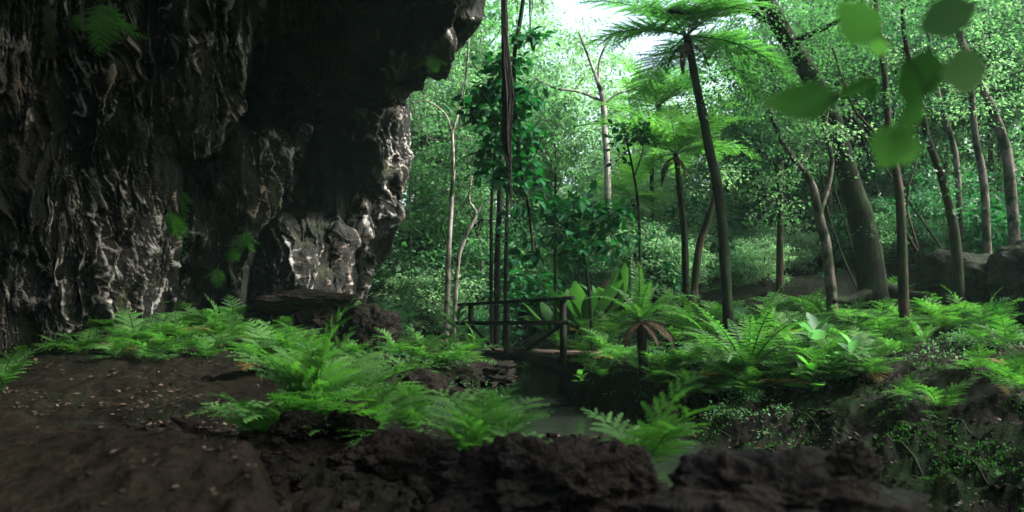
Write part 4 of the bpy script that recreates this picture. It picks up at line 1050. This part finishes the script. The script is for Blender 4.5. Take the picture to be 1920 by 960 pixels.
# ferns and sprigs hanging on the cave rock
def wall_point(px, py):
    k = int(np.argmin(np.abs(rows - py))); row = P1[k]
    j = int(np.argmin(np.abs(row[:nl + NC, 0] / row[:nl + NC, 1] - (px - 960) / F / math.cos(PITCH)))) if False else None
    d = 1e9
    for kk in range(max(0, k - 8), min(len(rows), k + 9)):
        rw = P1[kk][:nl + NC]; y_ = rw[:, 1] * math.cos(PITCH) + rw[:, 2] * math.sin(PITCH); z_ = -rw[:, 1] * math.sin(PITCH) + rw[:, 2] * math.cos(PITCH)
        e = (960 + F * rw[:, 0] / y_ - px) ** 2 + (480 - F * z_ / y_ - py) ** 2 + 4000 * (y_ / 12) ** 2 * 0
        m = int(np.argmin(e))
        if e[m] < d: d = e[m]; best = rw[m]
    return best.copy()
def wall_fern(px, py, Lpx, n, label, seed, key='wall'):
    r_ = np.random.RandomState(seed); p = wall_point(px, py); p = p * (1 - .08 / p[1])
    o = empty('wall_fern', p)
    for i in range(n + 2):
        link_frond(o, key, math.pi + r_.uniform(-1.3, 1.3), r_.uniform(-2.7, -2.1), 1.5 * Lpx / F * p[1] * r_.uniform(.7, 1.1), r_=r_)
    return tag(o, label, 'fern')
wall_fern(338, 345, 52, 7, 'upper tuft of the bright ferns growing down the cave wall crack', 1)
wall_fern(318, 385, 55, 7, 'middle tuft of the bright ferns growing down the cave wall crack', 2)
wall_fern(322, 430, 50, 7, 'lowest tuft of the bright ferns growing down the cave wall crack', 3)
wall_fern(462, 425, 38, 5, 'small fern on the rock buttress right of the wall crack ferns', 4)
wall_fern(440, 455, 36, 5, 'fern tuft just under the small fern on the rock buttress', 5)
wall_fern(410, 495, 34, 4, 'single small fern low on the rock buttress', 6)
wall_fern(652, 372, 30, 5, 'tiny fern on the edge of the far cave pillar', 7)
wall_fern(655, 545, 45, 7, 'fern at the foot of the far cave pillar', 8)
wall_fern(808, 95, 32, 5, 'sprig under the overhang lip against the bright forest', 9)
wall_fern(148, 20, 30, 4, 'faint small tuft near the top of the cave curtain', 10)
wall_fern(205, -15, 92, 2, 'bright fern frond hanging from the top edge over the cave curtain', 11)

# blurred twig close to the lens
def near_twig():
    Y = .64; o = empty('leafy_shoot', at(1762, 1010, Y) * 1.0)
    b = np.array(o.location)
    mb = MB()
    for pts, r0, r1 in [([(1762, 1010), (1768, 700), (1776, 420), (1752, 250), (1728, 150), (1690, 100), (1640, 60)], .0013, .0008), ([(1735, 170), (1770, 130), (1810, 130)], .0014, .0009), ([(1700, 110), (1620, 150), (1560, 180)], .0014, .0009), ([(1745, 225), (1700, 240), (1670, 260)], .001, .0007), ([(1690, 100), (1740, 60), (1790, 30)], .001, .0007)]:
        P = smooth_path([at(x, y, Y) for x, y in pts], 30) - b
        mb.tube(P, np.linspace(r0, r1, 30), 6, .5)
    link('stem', mb.mesh('stem', M['stem']), o)
    for k, (bx, by, tx, ty, wd, nz, dY) in enumerate([(1650, 72, 1566, 6, .80, .5, 0), (1722, 58, 1842, 2, .56, .2, -.01), (1575, 182, 1428, 196, .52, .25, .01), (1642, 140, 1560, 190, .55, .9, 0), (1745, 92, 1700, 200, .85, .5, .015), (1762, 140, 1864, 128, .66, .35, -.01), (1722, 180, 1690, 260, .60, .7, .01), (1700, 232, 1650, 318, .95, .3, -.005), (1668, 78, 1625, 98, .55, .2, 0), (1640, 150, 1632, 200, .5, 1.1, .02)]):
        a = at(bx, by, Y + dY) - b; e = at(tx, ty, Y + dY + .004 * k) - b
        d = e - a; L = np.linalg.norm(d); d /= L
        vw = -(a + b); vw /= np.linalg.norm(vw); x = np.cross(d, vw); x /= np.linalg.norm(x); x = x * math.cos(nz) + vw * math.sin(nz); z = np.cross(x, d)
        n = 12; t = np.linspace(0, 1, n); w_ = .5 * wd * L * np.sin(np.pi * t ** .8) ** .95 * (1 + .06 * np.cos(t * 50))
        mid = a + d * (t * L)[:, None] + z * (-.08 * L * t ** 2)[:, None]
        lf = mid + x * w_[:, None] + z * .2 * w_[:, None]; rt_ = mid - x * w_[:, None] + z * .2 * w_[:, None]
        m2 = MB(); m2.add(np.concatenate([lf, mid, rt_]), [[i, i + 1, n + i + 1, n + i] for i in range(n - 1)] + [[n + i, n + i + 1, 2 * n + i + 1, 2 * n + i] for i in range(n - 1)], [.3, .4, .5, .2, .15, .5, .6, .95, 1, .1][k])
        link('leaf', m2.mesh('leaf', M['shoot'], True), o)
    tag(o, 'out-of-focus leafy shoot with rounded leaves hanging close before the lens', 'shoot')
near_twig()

# ------------------------------------------------------------------ litter, moss and ground cover
def scatter(n, xr, yr, seed, keep=None):
    r_ = np.random.RandomState(seed)
    Y = yr[0] * (yr[1] / yr[0]) ** r_.rand(n); px = r_.uniform(xr[0], xr[1], n); X = (px - 960) / F * Y
    Z = ground_z(X, Y); s = X - creek(Y)
    k = (Z > WZ + .03)
    if keep is not None: k &= keep(X, Y, Z, s, r_)
    return np.stack([X, Y, Z], -1)[k], r_
P, r_ = scatter(20000, (-50, 1980), (1.2, 26), 1, lambda X, Y, Z, s, r_: ((noise(np.stack([X, Y, 0 * X], -1) * .9) > .05) & ((Y > 3.6) | (r_.rand(len(X)) < .12))) | (s > .8))
mb = MB(); N = len(P); d = r_.normal(size=(N, 3)); d[:, 2] = np.abs(d[:, 2]) * .25
put_leaves(mb, P + np.array([0, 0, .008]), d, np.clip(.011 * P[:, 1] ** .75, .012, .075) * r_.uniform(.5, 1.4, N), r_.rand(N) ** 1.6, LEAF4, .25, r_)
kind(link('leaf_litter', mb.mesh('leaf_litter', M['litter'])), 'stuff', 'brown fallen leaves and twigs scattered over the dark soil')
P, r_ = scatter(90000, (950, 1980), (3.5, 17), 2, lambda X, Y, Z, s, r_: (s > .35) & (s < 5) & (noise(np.stack([X, Y, 0 * X], -1) * 1.3 + 4) > -.1 + .10 * s))
mb = MB(); N = len(P); d = r_.normal(size=(N, 3)); d[:, 2] = np.abs(d[:, 2]) + .5
put_leaves(mb, P, d, r_.uniform(.016, .042, N), r_.rand(N), LEAF4, .6, r_)
kind(link('moss', mb.mesh('moss', M['moss'])), 'stuff', 'dark green moss over the roots and soil of the creek bank')
P, r_ = scatter(1100, (660, 1960), (10.5, 27), 3, lambda X, Y, Z, s, r_: ((np.abs(s) > .8) & ~((np.abs(Y - 19.3 + .1 * X) < .9) & (X < .4)) & ((Y > 13) | (s > 1)) & ((Y > 17) | (s > 0) | (s < -1.0)) & (noise(np.stack([X, Y, 0 * X], -1) * .7 + 9) > -.05)))
P2, r_ = scatter(420, (700, 1500), (6.5, 16), 12, lambda X, Y, Z, s, r_: (np.abs(s) > .55) & (np.abs(s) < 3.2) & (Z > -1.7) & (noise(np.stack([X, Y, 0 * X], -1) * 1.1 + 2) > -.1)); P = np.concatenate([P, P2])
mb = MB(); clumps(mb, P + np.array([0, 0, .05]), .17, 44, .042, 4, LEAF4, .5, -.3)
kind(link('ground_cover', mb.mesh('ground_cover', M['leaf'])), 'stuff', 'low leafy ground cover on the forest floor')
rq = np.random.RandomState(31)
for k, (x0, y0, x1, y1) in enumerate([(1330, 800, 1120, 735), (1480, 860, 1230, 790), (1620, 850, 1420, 775), (1750, 900, 1560, 800), (1850, 850, 1690, 770), (1390, 775, 1180, 700), (1900, 930, 1760, 840), (1560, 790, 1380, 735)]):
    A_ = np.array([at(x0 + (x1 - x0) * u_, y0 + (y1 - y0) * u_ + 12 * math.sin(u_ * 5 + k), 1.0) for u_ in np.linspace(0, 1, 14)])
    pts_ = []
    for q in A_:
        px_, py_ = proj(q); d_ = ground_hit(px_, py_); w_ = at(px_, py_, d_); w_[2] = gz(w_[0], w_[1]) + .01; pts_.append(w_)
    P_ = smooth_path(pts_, 40); P_ = P_ + .03 * np.stack([noise(P_ * 3 + k * 3 + j_) for j_ in range(3)], -1)
    mb = MB(); mb.tube(P_ - P_[0], np.linspace(.017, .006, 40), 7, .5, .3, k)
    nm_ = ['one by the water edge', 'one above the long low rock', 'one under the pale young plant', 'one low on the dark slope', 'one beside the outermost fern clump', 'uppermost of them', 'one at the lower corner', 'one in the middle of the slope'][k]
    tag(link('surface_root', mb.mesh('surface_root', M['bark_dark'], True), None, P_[0]), 'bare tree root creeping down the mossy bank, ' + nm_, 'root', 'roots over the creek bank')
# stones and clods on the near shelf
P, r_ = scatter(2600, (250, 1500), (1.4, 4.6), 6, lambda X, Y, Z, s, r_: (Z < -.52))
P2, r_ = scatter(1500, (700, 1100), (6, 15), 8, lambda X, Y, Z, s, r_: (s < -.2) & (s > -2.0)); P = np.concatenate([P, P2])
mb = MB()
CU = np.array([(-1, -1, -1), (1, -1, -1), (1, 1, -1), (-1, 1, -1), (-.7, -.7, 1), (.7, -.7, 1), (.7, .7, 1), (-.7, .7, 1)], float) * .5
CQ = np.array([[0, 3, 2, 1], [4, 5, 6, 7], [0, 1, 5, 4], [1, 2, 6, 5], [2, 3, 7, 6], [3, 0, 4, 7]])
N = len(P); sz = (r_.gamma(2, .008, N) + .006) * np.clip(P[:, 1] / 4, 1, 3.2)
V = P[:, None] + (CU[None] * (1 + .5 * r_.normal(size=(N, 8, 1))) + .15 * r_.normal(size=(N, 8, 3))) * sz[:, None, None] * np.array([1.3, 1.2, .8])
mb.add(V.reshape(-1, 3), (np.arange(N)[:, None, None] * 8 + CQ[None]).reshape(-1, 4), np.repeat(r_.rand(N), 8))
kind(link('gravel', mb.mesh('gravel', M['rock'], True)), 'stuff', 'crumbly stones and clods between the ledge and the rocks')

# ------------------------------------------------------------------ haze
def haze(density, color):
    m = bpy.data.materials.new('haze'); m.use_nodes = True; t = m.node_tree; t.nodes.clear()
    o = t.nodes.new('ShaderNodeOutputMaterial'); v = t.nodes.new('ShaderNodeVolumePrincipled')
    v.inputs['Density'].default_value = density; v.inputs['Color'].default_value = (*color, 1); v.inputs['Anisotropy'].default_value = .2
    t.links.new(v.outputs[0], o.inputs['Volume'])
    a, b = (-380, -380, -8), (380, 380, 75)
    V = [(x, y, z) for z in (a[2], b[2]) for x, y in ((a[0], a[1]), (b[0], a[1]), (b[0], b[1]), (a[0], b[1]))]
    kind(link('haze', make_mesh('haze', V, CQ, m)), 'stuff')
haze(.0005, (.6, .97, .85))

# ------------------------------------------------------------------ labels of the many
LM = [('the footbridge', 980, 610), ('the tallest tree fern trunk', 1340, 330), ('the second tree fern', 1275, 400), ('the big leaning trunk', 1600, 380), ('the huge dark mossy boulder', 1800, 520),
      ('the pale mottled trunk', 1890, 300), ('the far cave pillar', 720, 420), ('the two whitish stems', 850, 450), ('the paddle-leaved clumps', 1120, 520), ('the cave curtain foot', 270, 600),
      ('the hanging roots', 952, 200), ('the short-trunked fern', 1205, 620), ('the large shuttlecock fern', 1400, 600), ('the slab boulder', 560, 590), ('the forked grey tree', 1540, 440),
      ('the pale young plant', 1522, 700), ('the white trunk', 1136, 300), ('the sandy path', 830, 632), ('the forked stems', 1700, 560)]
ORD = ['', 'second ', 'third ', 'fourth ', 'fifth ', 'sixth ', 'seventh ', 'eighth ', 'ninth ', 'tenth ', 'eleventh ', 'twelfth ', 'thirteenth ', 'fourteenth ', 'fifteenth ', 'sixteenth ']
bins = {}
for o, de, px, py in THINGS:
    k = min(range(len(LM)), key=lambda i: (LM[i][1] - px) ** 2 + (LM[i][2] - py) ** 2)
    dx, dy = px - LM[k][1], py - LM[k][2]
    side = ('right of ' if dx > 0 else 'left of ') if abs(dx) > abs(dy) * 1.1 else ('below ' if dy > 0 else 'above ')
    bins.setdefault((de, side, k), []).append((dx * dx + dy * dy, o))
for (de, side, k), L in bins.items():
    L.sort(key=lambda q: q[0])
    for i, (_, o) in enumerate(L):
        o['label'] = f'{de} {side}{LM[k][0]}' + (f', {ORD[min(i, 15)]}out' if len(L) > 1 else '')
